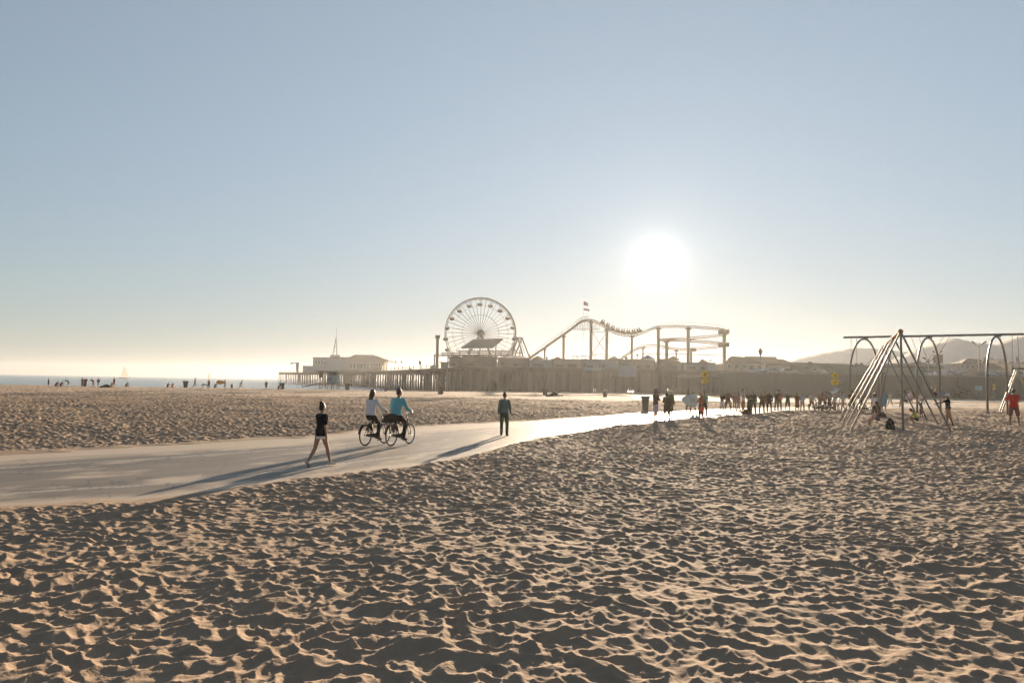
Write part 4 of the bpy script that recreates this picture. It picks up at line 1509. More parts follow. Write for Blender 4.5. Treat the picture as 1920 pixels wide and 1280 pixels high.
figure(1727.5, 754, 786, 'child in a purple dress standing beside the crouching child', heading=R(-30), pose=POCKETS, top=(cloth(104, 70, 92), 'none', 0.1), dress=(cloth(98, 68, 94), 0.5), hair=('bob', HAIR_BROWN), skin=SKIN_DARK, vox=0.015)
figure(1778, 737.5, 797.5, 'person in a white cap, black tee and khaki shorts pushing a swing', heading=R(-72), vox=0.014,
       pose=dict(legL=(8, 4, 4), legR=(-14, 6, 4), armL=(62, 10, 10), armR=(58, 14, 14), lean=2), top=(cloth(34, 40, 40), 'short', 0.12), bottom=(cloth(176, 138, 96), 'shorts'), hair=('short', HAIR_DARK), hat=cloth(232, 226, 222), shoes=cloth(90, 60, 45), skin=SKIN_DARK)
figure(1901.5, 729, 796, 'heavy set person in a loose red shirt and plaid knee shorts, back turned', heading=R(6), vox=0.014, wide=1.22, near=True,
       pose=dict(armL=(30, 16, 70, -45), armR=(30, 16, 70, -45), legL=(2, 2, 7), legR=(-2, 4, 9)), top=(cloth(196, 52, 38), 'short', 0.02), bottom=(cloth(120, 82, 76), 'shorts'), hair=('short', HAIR_DARK), shoes=cloth(70, 48, 40), skin=SKIN_DARK)

# a second slanting frame at the right edge, its two pale legs in view
t = thing('climbing_frame', 'pale slanting legs of another frame rising behind the red shirted person', 'climbing frame')
ap = at(1905, 690, 62)
for x, y in ((1873.5, 770), (1877.5, 770)):
    f_ = at(x, y, 62.0 if x < 1876 else 60.5)
    f_.z = gz(f_.x, f_.y) - 0.05
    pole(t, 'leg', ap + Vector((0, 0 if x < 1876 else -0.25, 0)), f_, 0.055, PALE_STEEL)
pole(t, 'beam', ap + Vector((-0.1, 0.3, 0)), at(1990, 694, 60), 0.07, STEEL)
for x in (1945, 1950):
    f_ = at(x, 770, 62)
    f_.z = gz(f_.x, f_.y) - 0.05
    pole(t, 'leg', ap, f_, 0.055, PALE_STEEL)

# ------------------------------------------------------------------ far beach people, bins, boats
FARG = 'people on the sand near the water'


def far_sit(x, yf, label, heading, top, **kw):
    p = ground(x, yf + 2.6)
    person(label, p, height=1.72, heading=R(heading), pose=SITLOW, top=top, vox=0.03, group=FARG, z_off=0.0, **kw)


def far_stand(x, yh, yf, label, heading=0, pose=None, **kw):
    figure(x, yh + 1.0, yf + 2.6, label, group=FARG, heading=R(heading), pose=pose or STAND, vox=0.03, **kw)


TRUNKS = cloth(70, 60, 60)
far_stand(90.5, 707.5, 721.5, 'leftmost standing person at the waterline in swim shorts', 20, bottom=(TRUNKS, 'shorts'), skin=SKIN_DARK)
far_sit(104, 724, 'seated person in a russet shirt right of the leftmost stander', 30, (cloth(130, 80, 56), 'short', 0.05))
far_sit(113.5, 723.5, 'seated person in a dark grey shirt beside the russet one', 10, (cloth(90, 84, 80), 'short', 0.05))
far_stand(128, 706.5, 722, 'person bending to the ground left of the leftmost bin', -70, pose=BEND, height=1.7, bottom=(cloth(190, 180, 170), 'shorts'), top=(cloth(90, 64, 54), 'short', 0.1))
far_stand(154, 706.5, 723.5, 'person in a tan shirt standing behind the leftmost bin', 10, top=(cloth(150, 110, 80), 'short', 0.1), bottom=(cloth(120, 90, 70), 'shorts'))
far_stand(175, 706, 723.5, 'person stooping with an arm out right of the leftmost bin', -70, pose=dict(BEND, lean=38), height=1.75, top=(cloth(96, 72, 60), 'short', 0.1), bottom=(cloth(200, 190, 180), 'shorts'))
far_stand(184, 707, 723.5, 'person in a mauve shirt and white shorts beside the stooping one', 160, pose=STRIDE, top=(cloth(130, 96, 92), 'short', 0.1), bottom=(cloth(215, 205, 196), 'shorts'))
far_stand(213.5, 706, 724, 'person in a brick red shirt standing under the larger sail', 20, top=(cloth(150, 70, 52), 'short', 0.1), bottom=(cloth(140, 96, 76), 'shorts'))
far_sit(209.5, 724.2, 'seated person at the feet of the brick red shirt', -20, (cloth(170, 140, 110), 'short', 0.05))
far_sit(236, 724.6, 'seated person in a sandy shirt just right of the larger sail', 20, (cloth(160, 120, 90), 'short', 0.05))
far_sit(313.5, 725.4, 'seated person in brown left of the orange shirt', 10, (cloth(120, 88, 66), 'short', 0.05))
far_sit(322.5, 725.4, 'seated person in an orange shirt left of a bin', 0, (cloth(205, 120, 70), 'short', 0.05))
far_stand(365, 707, 726, 'person with a rucksack walking just right of the second bin', 80, pose=STRIDE, top=(cloth(110, 80, 70), 'short', 0.1), bottom=(cloth(190, 176, 166), 'shorts'))
far_stand(379, 718, 726.3, 'person on all fours digging in the sand right of the rucksack walker', 70, pose=dict(BEND, lean=80, legL=(40, 70, 6), legR=(30, 60, 6)), height=1.6, top=(cloth(100, 90, 80), 'short', 0.1))
far_stand(391, 710, 726.4, 'slim standing person below the smaller sail', 0, top=(cloth(120, 90, 84), 'short', 0.1), bottom=(cloth(110, 84, 80), 'trousers'))
far_sit(402, 726.6, 'seated person right of the slim stander', 20, (cloth(120, 110, 100), 'short', 0.05))
far_stand(421.5, 710, 726.8, 'person carrying the orange surfboard', -80, pose=dict(armL=(20, 30, 40), armR=(20, 30, 40)), top=(cloth(96, 80, 76), 'short', 0.1), bottom=(cloth(200, 190, 180), 'shorts'))
pp = ground(421.5, 729.4)
board('surfboard', 'orange surfboard carried flat at the hip near the water', at(414.5, 716.6, pp.y - 0.35), 1.75, 0.78, BOARD_ORANGE, 0, R(0), 0.6)
far_sit(434.5, 727, 'seated person right of the orange surfboard', -20, (cloth(130, 104, 80), 'short', 0.05))
far_stand(451, 710.5, 727.2, 'person leaning forward between the surfboard carrier and the pier', 70, pose=dict(STRIDE, lean=18), top=(cloth(116, 92, 84), 'short', 0.1), bottom=(cloth(206, 196, 184), 'shorts'))
far_stand(499, 712, 728, 'person in dark shorts walking nearest the pier end', 160, pose=STRIDE2, top=(cloth(96, 88, 78), 'short', 0.1), bottom=(cloth(84, 76, 66), 'shorts'))
far_sit(522, 729.4, 'seated person next to the bin by the pier end', 0, (cloth(110, 90, 76), 'short', 0.05))
# low tent of towels
p = ground(197.5, 726)
t = thing('beach_shelter', 'low dark sun shelter on the sand by the water', 'shelter', p)
b = MB()
b.loft([Vector((-0.9, 0, 0.02)), Vector((-0.5, 0, 0.10)), Vector((0.3, 0, 0.22)), Vector((0.85, 0, 0.12))], [0.5, 0.6, 0.65, 0.5], [0.06, 0.25, 0.36, 0.2], side=(0, 1, 0), n=14)
b.build('canopy', cloth(72, 62, 54), t, smooth=True)


def make_bin(label, x, yt, yb, tilt=0.0, slim=1.0):
    p = ground(x, yb)
    h = (yb - yt) / FPX * p.y
    t = thing('trash_bin', label, 'trash bin', p, 0, 'trash bins on the sand')
    b = MB()
    k = h / 1.05 * slim
    b.loft([Vector((0, 0, -0.03)), Vector((0, 0, h * 0.82))], [0.30 * k, 0.40 * k], n=16, round_ends=False)
    b.build('barrel', BIN_PLASTIC, t, smooth=False)
    b = MB()
    b.loft([Vector((0, 0, h * 0.82)), Vector((0, 0, h * 0.84)), Vector((0, 0, h * 0.98)), Vector((0, 0, h))], [0.44 * k, 0.46 * k, 0.47 * k, 0.43 * k], n=16, round_ends=False)
    b.build('rim', BIN_PLASTIC, t)
    b = MB()
    for s in (-1, 1):
        b.box((s * 0.45 * k, 0, h * 0.72), (0.06, 0.2 * k, 0.05))
    b.build('handle', BIN_PLASTIC, t)
    if tilt:
        t.rotation_euler = (0, tilt, 0)
    return t


for a in (('bin farthest left, near the waterline', 158, 710.5, 725), ('bin between the orange shirt and the rucksack walker', 348, 714, 727), ('bin beside the seated person by the pier end', 528.5, 717.5, 730),
          ('bin in front of the lifeguard hut', 651, 718.5, 731.5), ('bin below the wheel, left of the green flare', 826, 723.5, 739.5), ('bin beside the dark driftwood heap', 1022, 727.5, 741),
          ('bin right of the driftwood heap', 1134.5, 731, 743.5), ('largest bin, left of the maroon hoodie', 1210, 741.8, 769)):
    make_bin('brown ' + a[0].replace('green flare', 'walking person'), a[1], a[2], a[3], slim=0.68 if a[1] == 1210 else 0.95)
make_bin('brown bin leaning over on the sand right of the lifeguard hut', 722, 726, 734, 0.5)

# driftwood heap
p = ground(1042, 743)
t = thing('driftwood', 'dark heap of driftwood on the sand below the coaster lift hill', 'driftwood', p)
for a_, b_, r_ in (((-1.4, 0, 0.1), (0.3, 0, 0.45), 0.16), ((-0.9, 0.2, 0.1), (1.2, 0, 0.9), 0.10), ((-0.6, -0.1, 0.75), (0.5, 0, 0.1), 0.10), ((-1.2, 0.1, 0.12), (1.0, 0.1, 0.12), 0.2)):
    q = MB()
    q.loft([a_, Vector(a_).lerp(Vector(b_), 0.5) + Vector((0, 0, 0.06)), b_], [r_, r_ * 0.9, r_ * 0.6], n=8)
    q.build('log', WOOD_DARK, t, smooth=True)

LITTER = mat('white litter', (0.75, 0.73, 0.7), rough=0.6)
for x, y, lab in ((1037, 772, 'small white scrap of litter on the sand above the path'), (1210, 844, 'small white scrap of litter on the sand right of the path bulge'), (1436, 840, 'tiny white scrap of litter on the open sand left of the frame'), (965, 842, 'tiny white scrap of litter at the corner of the path')):
    p = ground(x, y)
    b = MB()
    b.add([(-.07, -.03, 0.05), (0.02, -.05, 0.075), (.08, .01, 0.055), (.0, .06, 0.08), (-.05, .04, 0.06), (0, 0, 0.03)], [(0, 1, 2, 3, 4), (1, 0, 5), (2, 1, 5), (3, 2, 5), (4, 3, 5), (0, 4, 5)])
    o = b.build('litter', LITTER)
    o.location = p
    tag(o, lab, 'litter', 'scraps of litter on the sand')


def sailboat(label, x, yt, yb, depth, yaw):
    p = at(x, yb, depth)
    p.z = SEA_LEVEL
    h = (yb - yt) / FPX * depth
    t = thing('sailboat', label, 'sailboat', p, yaw, 'sailboats on the sea')
    b = MB()
    L = h * 0.8
    b.loft([Vector((-L / 2, 0, h * .05)), Vector((-L * 0.3, 0, h * .03)), Vector((L * 0.2, 0, h * .03)), Vector((L / 2, 0, h * .06))], [h * .05, h * .09, h * .09, h * .01], [h * .03, h * .05, h * .05, h * .02], side=(0, 1, 0), n=10)
    b.build('hull', WHITE_PAINT, t, smooth=True)
    pole(t, 'mast', (0, 0, h * .04), (0, 0, h), h * .006, DARK_METAL, 6)
    for nm, tri in (('mainsail', [(-0.01, 0.11), (-0.30, 0.12), (-0.01, 0.98)]), ('jib', [(0.03, 0.10), (0.40, 0.10), (0.02, 0.90)])):
        b = MB()
        vs, fs, n = [], [], 8
        A, B, C = [Vector((u * h, 0, v * h)) for u, v in tri]
        for i in range(n + 1):
            for j in range(n + 1):
                P = A.lerp(B, i / n).lerp(C, j / n)
                P.y += h * 0.035 * math.sin(math.pi * i / n) * (1 - j / n)
                vs.append(P)
        for i in range(n):
            for j in range(n):
                a = i * (n + 1) + j
                fs.append((a, a + 1, a + n + 2, a + n + 1))
        b.add(vs, fs)
        b.build(nm, SAIL, t, smooth=True)
    return t


sailboat('larger sailboat with two pale sails, left of the other one', 232, 684, 710, 900, R(12))
sailboat('smaller narrow sailboat above the slim standing person', 391.5, 693, 711.5, 950, R(50))

# ------------------------------------------------------------------ pier
DECK_Z = 6.4


def deck_pt(x, depth, z=DECK_Z):
    p = at(x, 700, depth)
    p.z = z
    return p


# front edge of the deck in plan, far end first, and how deep the deck is there
PIER = [(522, 610, 40), (600, 505, 78), (700, 383, 80), (740, 335, 62), (835, 250, 60), (870, 226, 62), (1000, 222, 64), (1200, 220, 64), (1365, 221, 60), (1480, 236, 45)]
pier = thing('pier', 'long timber pier on rows of dark piles running out into the sea', 'pier')
front = [deck_pt(x, d) for x, d, w in PIER]
back = []
for i, (x, d, w) in enumerate(PIER):
    a, c = front[max(0, i - 1)], front[min(len(front) - 1, i + 1)]
    t_ = (c - a).normalized()
    nrm = Vector((-t_.y, t_.x, 0))
    if nrm.y < 0:
        nrm = -nrm
    back.append(front[i] + nrm * w)
b = MB()
for i in range(len(front) - 1):
    q = [front[i], front[i + 1], back[i + 1], back[i]]
    b.prism(None, [v - Vector((0, 0, 0.55)) for v in q], q)
b.build('deck', WOOD, pier)
b = MB()
for i in range(len(front) - 1):
    a, c = front[i], front[i + 1]
    L = (c - a).length
    n = max(1, int(L / 3))
    for k in range(n + 1):
        p = a.lerp(c, k / n)
        b.box(p + Vector((0, 0, 0.55)), (0.10, 0.10, 1.1))
    for z in (0.5, 1.05):
        b.tube([a + Vector((0, 0, z)), c + Vector((0, 0, z))], 0.04, n=4)
b.build('railing', WOOD, pier)
b = MB()
for i in range(len(front) - 1):
    a, c = front[i], front[i + 1]
    for off in (0.3, 6, 12, 18):
        t_ = off / (back[i] - front[i]).length
        p, q = a.lerp(back[i], t_), c.lerp(back[i + 1], t_)
        b.prism(None, [p + Vector((0, 0, -0.55)), p + Vector((0, 0.4, -0.55)), p + Vector((0, 0.4, -1.3)), p + Vector((0, 0, -1.3))],
                [q + Vector((0, 0, -0.55)), q + Vector((0, 0.4, -0.55)), q + Vector((0, 0.4, -1.3)), q + Vector((0, 0, -1.3))])
b.build('beam', WOOD_DARK, pier)
# piles: the front row as parts, the rows behind them as one mass
rest = MB()
count = 0
for i in range(len(front) - 1):
    L = (front[i + 1] - front[i]).length
    n = max(2, int(L / (5.2 if i < 4 else 3.4)))
    for k in range(n):
        for row in range(4 if i < 4 else 6):
            w = (back[i] - front[i]).length
            t_ = (0.5 + row * 5.2) / w
            if t_ > 1:
                continue
            p = front[i].lerp(front[i + 1], (k + 0.5 * (row % 2)) / n).lerp(back[i].lerp(back[i + 1], (k + 0.5 * (row % 2)) / n), t_)
            bot = min(gz(p.x, p.y), 0) - 1.0
            bot = max(bot, -4.0)
            lean = random.uniform(-0.25, 0.25)
            seg = [Vector((p.x + lean, p.y, bot)), Vector((p.x, p.y, DECK_Z - 0.6))]
            rr = random.uniform(0.19, 0.27)
            if row == 0 and count < 100:
                q = MB()
                q.loft(seg, [rr, rr], n=8, round_ends=False)
                q.build('pile', WOOD_DARK, pier, smooth=True)
                count += 1
            else:
                rest.loft(seg, [rr, rr], n=6, round_ends=False)
        if k % 2 == 0:
            p = front[i].lerp(front[i + 1], k / n)
            q2 = front[i].lerp(front[i + 1], (k + 1) / n)
            for s in (0, 1):
                a, c = (p, q2) if s else (q2, p)
                rest.tube([a + Vector((0, 0.3, -DECK_Z + 1.2)), c + Vector((0, 0.3, -1.4))], 0.09, n=4)
tag(rest.build('pile', WOOD_DARK, pier), kind='stuff')


def block(parent, name, m, x0, x1, y_top, depth, thick, z0=DECK_Z, slope=None):
    """a wall block whose front face spans picture columns x0..x1 up to row y_top"""
    a, c = deck_pt(x0, depth, z0), deck_pt(x1, depth, z0)
    zt = at((x0 + x1) / 2, y_top, depth).z
    b = MB()
    b.box(((a.x + c.x) / 2, depth + thick / 2, (z0 + zt) / 2), (c.x - a.x, thick, zt - z0))
    return b.build(name, m, parent), zt


def windows(parent, m, x0, x1, yt, yb, depth, n, gap=0.45):
    a, c = at(x0, yb, depth - 0.06), at(x1, yt, depth - 0.06)
    for i in range(n):
        w = (c.x - a.x) / n
        f = MB()
        cx = a.x + w * (i + 0.5)
        f.box((cx, depth - 0.04, (a.z + c.z) / 2), (w * (1 - gap) + 0.25, 0.1, c.z - a.z + 0.25))
        fo = f.build('window', WHITE_PAINT, parent)
        g_ = MB()
        g_.box((cx, depth - 0.10, (a.z + c.z) / 2), (w * (1 - gap), 0.08, c.z - a.z))
        g_.build('pane', m, fo)


# the two storey building at the pier's far end
bld = thing('pier_building', 'two storey building with a sloping roof at the far end of the pier', 'building')
D = 548.0
block(bld, 'wall', STUCCO_BLUE, 586, 648, 671.5, D, 22)
block(bld, 'annex', STUCCO_BLUE, 567, 586, 685.5, D + 2, 18)
z0 = DECK_Z
a, c = deck_pt(648, D), deck_pt(727, D)
prof = [(648, 671), (656, 670.5), (665, 666.5), (700, 667), (727, 676)]
b = MB()
top = [at(x, y, D) for x, y in prof]
poly = [Vector((top[0].x, D, z0))] + top + [Vector((at(716, 690, D).x, D, top[-1].z)), Vector((at(716, 690, D).x, D, z0))]
b.extrude(poly, (0, 22, 0))
b.build('hall', STUCCO_TAN, bld)
b = MB()
for (p, q) in zip([(586, 671), (656, 670.3), (665, 666), (700, 666.5)], [(656, 670.3), (665, 666), (700, 666.5), (736, 680)]):
    P, Q = at(p[0], p[1], D - 1), at(q[0], q[1], D - 1)
    b.prism(None, [P, P + Vector((0, 25, 0)), P + Vector((0, 25, 0.5)), P + Vector((0, 0, 0.5))], [Q, Q + Vector((0, 25, 0)), Q + Vector((0, 25, 0.5)), Q + Vector((0, 0, 0.5))])
b.build('roof', ROOF_BROWN, bld)
b = MB()
for x in (720, 726):
    P = at(x, 678, D - 0.5)
    b.box((P.x, D - 0.5, (P.z + z0) / 2), (0.5, 0.5, P.z - z0))
b.build('porch_post', WOOD, bld)
windows(bld, WINDOW, 590, 612, 677, 682, D, 4)
windows(bld, WINDOW, 655, 700, 682, 690, D, 7)
windows(bld, WINDOW, 700, 714, 681, 686, D, 3, 0.3)
b = MB()
P0, P1 = at(619, 671, D + 4), at(637, 666.5, D + 4)
b.box(((P0.x + P1.x) / 2, D + 6, (P0.z + P1.z) / 2), (P1.x - P0.x, 4, P1.z - P0.z + 1))
b.build('roof_box', STUCCO_BLUE, bld)
# lattice mast on the roof
mast = thing('radio_mast', 'tall tapering lattice mast on the roof of the far pier building', 'mast')
MB_base = at(628, 667, D + 6)
mtop = at(630.3, 634, D + 6)
tip = at(631.5, 614, D + 6)
for s, u in ((-1, -1), (1, -1), (1, 1), (-1, 1)):
    pole(mast, 'leg', MB_base + Vector((s * 1.5, u * 1.5, 0)), mtop + Vector((s * 0.18, u * 0.18, 0)), 0.17, GREY_PAINT, 6)
for k in range(4):
    z = k / 4
    w = 1.5 * (1 - z) + 0.2
    p = MB_base.lerp(mtop, z)
    q = MB()
    for s in (-1, 1):
        q.tube([p + Vector((-w, s * w, 0)), p + Vector((w, s * w, 0))], 0.1, n=4)
    q.build('brace', GREY_PAINT, mast)
pole(mast, 'spire', mtop, tip, 0.13, GREY_PAINT, 6)
q = MB()
q.loft([mtop - Vector((0, 0, 2.5)), mtop + Vector((0, 0, 1))], [0.35, 0.22], n=8)
q.build('sleeve', DARK_METAL, mast)

# crane arm at the far end and lifeguard hut on the sand
t = thing('pier_hoist', 'tall post with a projecting arm at the far tip of the pier', 'hoist')
D2 = 560
pt, pb = at(557.5, 679.5, D2), at(557.5, 700, D2)
q = MB()
q.loft([pb, pt], [0.8, 1.4], n=8, round_ends=False)
q.build('post', GREY_PAINT, t)
q = MB()
q.prism(None, [pt + Vector((1.2, -.4, 0)), pt + Vector((1.2, .4, 0)), pt + Vector((1.2, .4, -0.6)), pt + Vector((1.2, -.4, -.6))], [pt + Vector((-4.5, -.4, 0)), pt + Vector((-4.5, .4, 0)), pt + Vector((-4.5, .4, -0.6)), pt + Vector((-4.5, -.4, -.6))])
q.build('arm', GREY_PAINT, t)
q = MB()
q.loft([pt + Vector((-4.3, 0, -0.6)), pt + Vector((-4.8, 0, -1.4))], [0.5, 0.35], n=8)
q.build('lamp_head', GREY_PAINT, t)

hut = thing('lifeguard_hut', 'pale blue lifeguard hut with a wide flat roof standing on the sand', 'lifeguard hut')
D = ground(620, 730.3).y
P0, P1 = at(612.5, 718, D), at(632, 703, D)
b = MB()
b.box(((P0.x + P1.x) / 2, D + 1.3, (P0.z + P1.z) / 2), (P1.x - P0.x, 2.6, P1.z - P0.z))
b.build('cabin', mat('pale blue timber', (0.27, 0.36, 0.40), rough=0.7, var=0.1), hut)
b = MB()
R0, R1 = at(594, 697, D), at(636, 695.5, D)
b.box(((R0.x + R1.x) / 2, D + 1.2, R0.z + 0.1), (R1.x - R0.x, 4.2, 0.28))
b.build('roof', ROOF_GREY, hut)
b = MB()
S0 = at(601, 705, D)
b.box((S0.x + 0.1, D + 0.6, (R0.z + S0.z) / 2), (0.9, 0.9, R0.z - S0.z + 0.6))
b.build('roof_bracket', WOOD, hut)
b = MB()
b.box(((P0.x + P1.x) / 2, D + 1.3, (P1.z + R0.z) / 2), ((P1.x - P0.x) * 0.72, 2.0, R0.z - P1.z))
b.build('lookout', WOOD, hut)
for sx in np.linspace(P0.x - 1.6, P1.x, 4):
    for sy in (0.3, 2.3):
        b = MB()
        b.box((sx, D + sy, (P0.z - 0.6) / 2), (0.16, 0.16, P0.z + 1.4))
        b.build('stilt', WOOD, hut)
b = MB()
b.box(((P0.x + P1.x) / 2 - 0.9, D + 1.2, P0.z - 0.06), (P1.x - P0.x + 2.4, 3.4, 0.14))
b.build('platform', WOOD, hut)
b = MB()
L0, L1 = P0 + Vector((-1.8, 1, 0)), at(566, 724.5, D)
b.prism(None, [L0, L0 + Vector((0, 1.2, 0)), L0 + Vector((0, 1.2, -0.15)), L0 + Vector((0, 0, -0.15))], [L1, L1 + Vector((0, 1.2, 0)), L1 + Vector((0, 1.2, -0.15)), L1 + Vector((0, 0, -0.15))])
for k in range(5):
    p = L0.lerp(L1, k / 4)
    b.box(p + Vector((0, 0, 0.45)), (0.07, 0.07, 0.9))
b.tube([L0 + Vector((0, 0, 0.9)), L1 + Vector((0, 0, 0.9))], 0.05, n=5)
b.build('ramp', WOOD, hut)
b = MB()
b.box((P0.x + (P1.x - P0.x) * 0.35, D - 0.04, (P0.z + P1.z) / 2), ((P1.x - P0.x) * 0.35, 0.08, (P1.z - P0.z) * 0.5))
b.build('shutter', mat('blue shutter', (0.16, 0.24, 0.30), rough=0.6), hut)

# people standing at the rail of the far pier end
for i, x in enumerate((525, 527.5, 534, 541, 546, 551, 563)):
    D_ = 600 - (x - 522) * 1.25
    p = deck_pt(x, D_ + 2)
    person('tiny distant person at the rail of the far pier tip', p, height=1.75, heading=R(random.uniform(0, 360)), pose=random.choice([STAND, POCKETS, FOLDED]), top=(cloth(90, 80, 70), 'short', 0.1), bottom=(cloth(70, 64, 58), 'trousers'), hair=(None, None), vox=0.06, group='people at the rail of the pier tip')
tops = [cloth(120, 90, 70), cloth(150, 130, 110), cloth(90, 84, 76)]
for i, (x, D_) in enumerate(((733, 341), (739, 334), (747, 326), (755, 318), (761, 312), (768, 305), (775, 300), (790, 288), (800, 280))):
    p = deck_pt(x, D_ + 1.5)
    person('small distant person at the pier rail between the far building and the drop tower', p, height=1.75, heading=R(random.uniform(0, 360)), pose=random.choice([STAND, POCKETS, FOLDED, STRIDE]), top=(tops[i % 3], 'short', 0.1), bottom=(cloth(70, 64, 58), 'trousers'), hair=(None, None), vox=0.05, group='people at the rail along the middle of the pier')


def lamp(label, x, yt, yb, depth, heads=2, z0=None, group='lamp posts of the pier and car park', size=1.0):
    b0 = at(x, yb, depth)
    if z0 is not None:
        b0.z = z0
    t0 = at(x, yt, depth)
    t = thing('lamp_post', label, 'lamp post', b0, 0, group)
    h = t0.z - b0.z
    pole(t, 'post', (0, 0, 0), (0, 0, h), 0.11 * size, GREY_PAINT, 8)
    if heads == 1:
        q = MB()
        q.loft([Vector((0, 0, h)), Vector((0, 0, h + 0.5 * size)), Vector((0, 0, h + 0.9 * size))], [0.22 * size, 0.38 * size, 0.15 * size], n=8)
        q.build('lantern', DARK_METAL, t, smooth=True)
    else:
        for s in (-1, 1):
            q = MB()
            q.tube([Vector((0, 0, h - 0.7 * size)), Vector((s * 0.6 * size, 0, h - 0.3 * size)), Vector((s * 0.95 * size, 0, h))], 0.07 * size, n=6)
            ar = q.build('arm', GREY_PAINT, t, smooth=True)
            q = MB()
            q.loft([Vector((s * 0.85 * size, 0, h + 0.05)), Vector((s * 1.35 * size, -0.1, h + 0.3 * size))], [0.2 * size, 0.28 * size], [0.14 * size, 0.16 * size], n=8)
            q.build('lamp_head', DARK_METAL, ar, smooth=True)
    return t


lamp('lamp post on the pier right of the far building, left of a pair', 742, 679, 698, 332, 1, DECK_Z)
lamp('lamp post on the pier right of the far building, right of a pair', 752, 680, 698, 322, 1, DECK_Z)
lamp('lamp post with a thick lantern left of the drop tower', 787.5, 682.5, 694, 292, 1, DECK_Z, size=1.6)

# ------------------------------------------------------------------ amusement park on the pier
# drop tower
t = thing('drop_tower', 'slim square drop tower with a thick cap left of the big wheel', 'tower ride')
D = 256
a, c = at(820.5, 690, D), at(821, 629, D)
a.z = DECK_Z
q = MB()
q.box((c.x, D, (a.z + c.z) / 2), (1.05, 1.05, c.z - a.z))
q.build('shaft', GREY_PAINT, t)
q = MB()
q.box((c.x, D, c.z - 0.5), (1.6, 1.6, 1.2))
q.build('cap', GREY_PAINT, t)
q = MB()
q.box((at(814.5, 690, D).x, D, (a.z + at(814, 664, D).z) / 2), (0.5, 0.6, at(814, 664, D).z - a.z))
q.build('side_post', GREY_PAINT, t)
q = MB()
for y in (664.5, 667):
    P, Q = at(814, y, D), at(833, y, D)
    q.box(((P.x + Q.x) / 2, D, P.z), (Q.x - P.x, 0.4, 0.22))
q.build('seat_ring', GREY_PAINT, t)

# the big wheel
WD = 262
hub = at(901, 624.5, WD)
RAD = 12.45
wheel = thing('ferris_wheel', 'large Ferris wheel with many thin spokes and hanging round gondolas', 'ferris wheel')
WAX = Vector((0.10, -1, 0)).normalized()
for s in (-1, 1):
    off = WAX * (s * 0.9)
    b = MB()
    b.torus(hub + off, RAD, 0.17, WAX, n=80, k=6)
    b.torus(hub + off, RAD - 0.55, 0.07, WAX, n=80, k=5)
    rim = b.build('rim', GREY_PAINT, wheel, smooth=True)
    b = MB()
    b.torus(hub + off, RAD * 0.52, 0.035, WAX, n=60, k=4)
    b.torus(hub + off, RAD * 0.78, 0.03, WAX, n=60, k=4)
    for k in range(40):
        a = 2 * math.pi * k / 40
        s1 = WAX.cross(Vector((0, 0, 1))).normalized()
        d = s1 * math.cos(a) + Vector((0, 0, 1)) * math.sin(a)
        b.tube([hub + off * 0.9 + d * 1.1, hub + off + d * RAD], 0.045, n=4)
    b.build('spoke_web', GREY_PAINT, rim)
b = MB()
b.loft([hub - WAX * 1.6, hub + WAX * 1.6], [1.15, 1.15], n=20, round_ends=False)
b.loft([hub - WAX * 1.9, hub + WAX * 1.9], [0.5, 0.5], n=12, round_ends=False)
b.build('hub', GREY_PAINT, wheel)
for s in (-1, 1):
    for u in (-1, 1):
        top = hub + WAX * (u * 2.0)
        pole(wheel, 'leg', top, Vector((hub.x + s * 6.5, top.y - (u * 0.5), DECK_Z)), 0.28, GREY_PAINT, 8)
s1 = WAX.cross(Vector((0, 0, 1))).normalized()
if s1.x < 0:
    s1 = -s1
GOND = mat('gondola tan', (0.22, 0.15, 0.10), rough=0.6, var=0.2)
for k in range(20):
    a = 2 * math.pi * (k + 0.1) / 20 + math.pi / 2
    d = s1 * math.cos(a) + Vector((0, 0, 1)) * math.sin(a)
    p = hub + d * (RAD - 0.3)
    if p.z - 2.6 < DECK_Z:
        continue
    b = MB()
    c = p - Vector((0, 0, 2.0))
    b.loft([c + Vector((0, 0, -0.62)), c + Vector((0, 0, -0.45)), c + Vector((0, 0, -0.1)), c + Vector((0, 0, 0.25))], [0.35, 0.72, 0.95, 1.0], n=14, round_ends=False)
    gd = b.build('gondola', GOND, wheel, smooth=True)
    b = MB()
    b.tube([p, c + Vector((0, 0, -0.3))], 0.06, n=5)
    b.tube([p - WAX * 0.9, p + WAX * 0.9], 0.06, n=5)
    for s in (-1, 1):
        b.tube([c + s1 * (0.9 * s) + Vector((0, 0, 0.2)), p - Vector((0, 0, 0.5))], 0.025, n=4)
    b.build('hanger', GREY_PAINT, gd)
    b = MB()
    for i in range(3):
        q0 = c + s1 * ((i - 1) * 0.45) + Vector((0, 0, 0.3))
        b.loft([q0 - Vector((0, 0, 0.2)), q0 + Vector((0, 0, 0.12)), q0 + Vector((0, 0, 0.22))], [0.2, 0.2, 0.12], n=7)
    b.build('seat', GOND, gd, smooth=True)

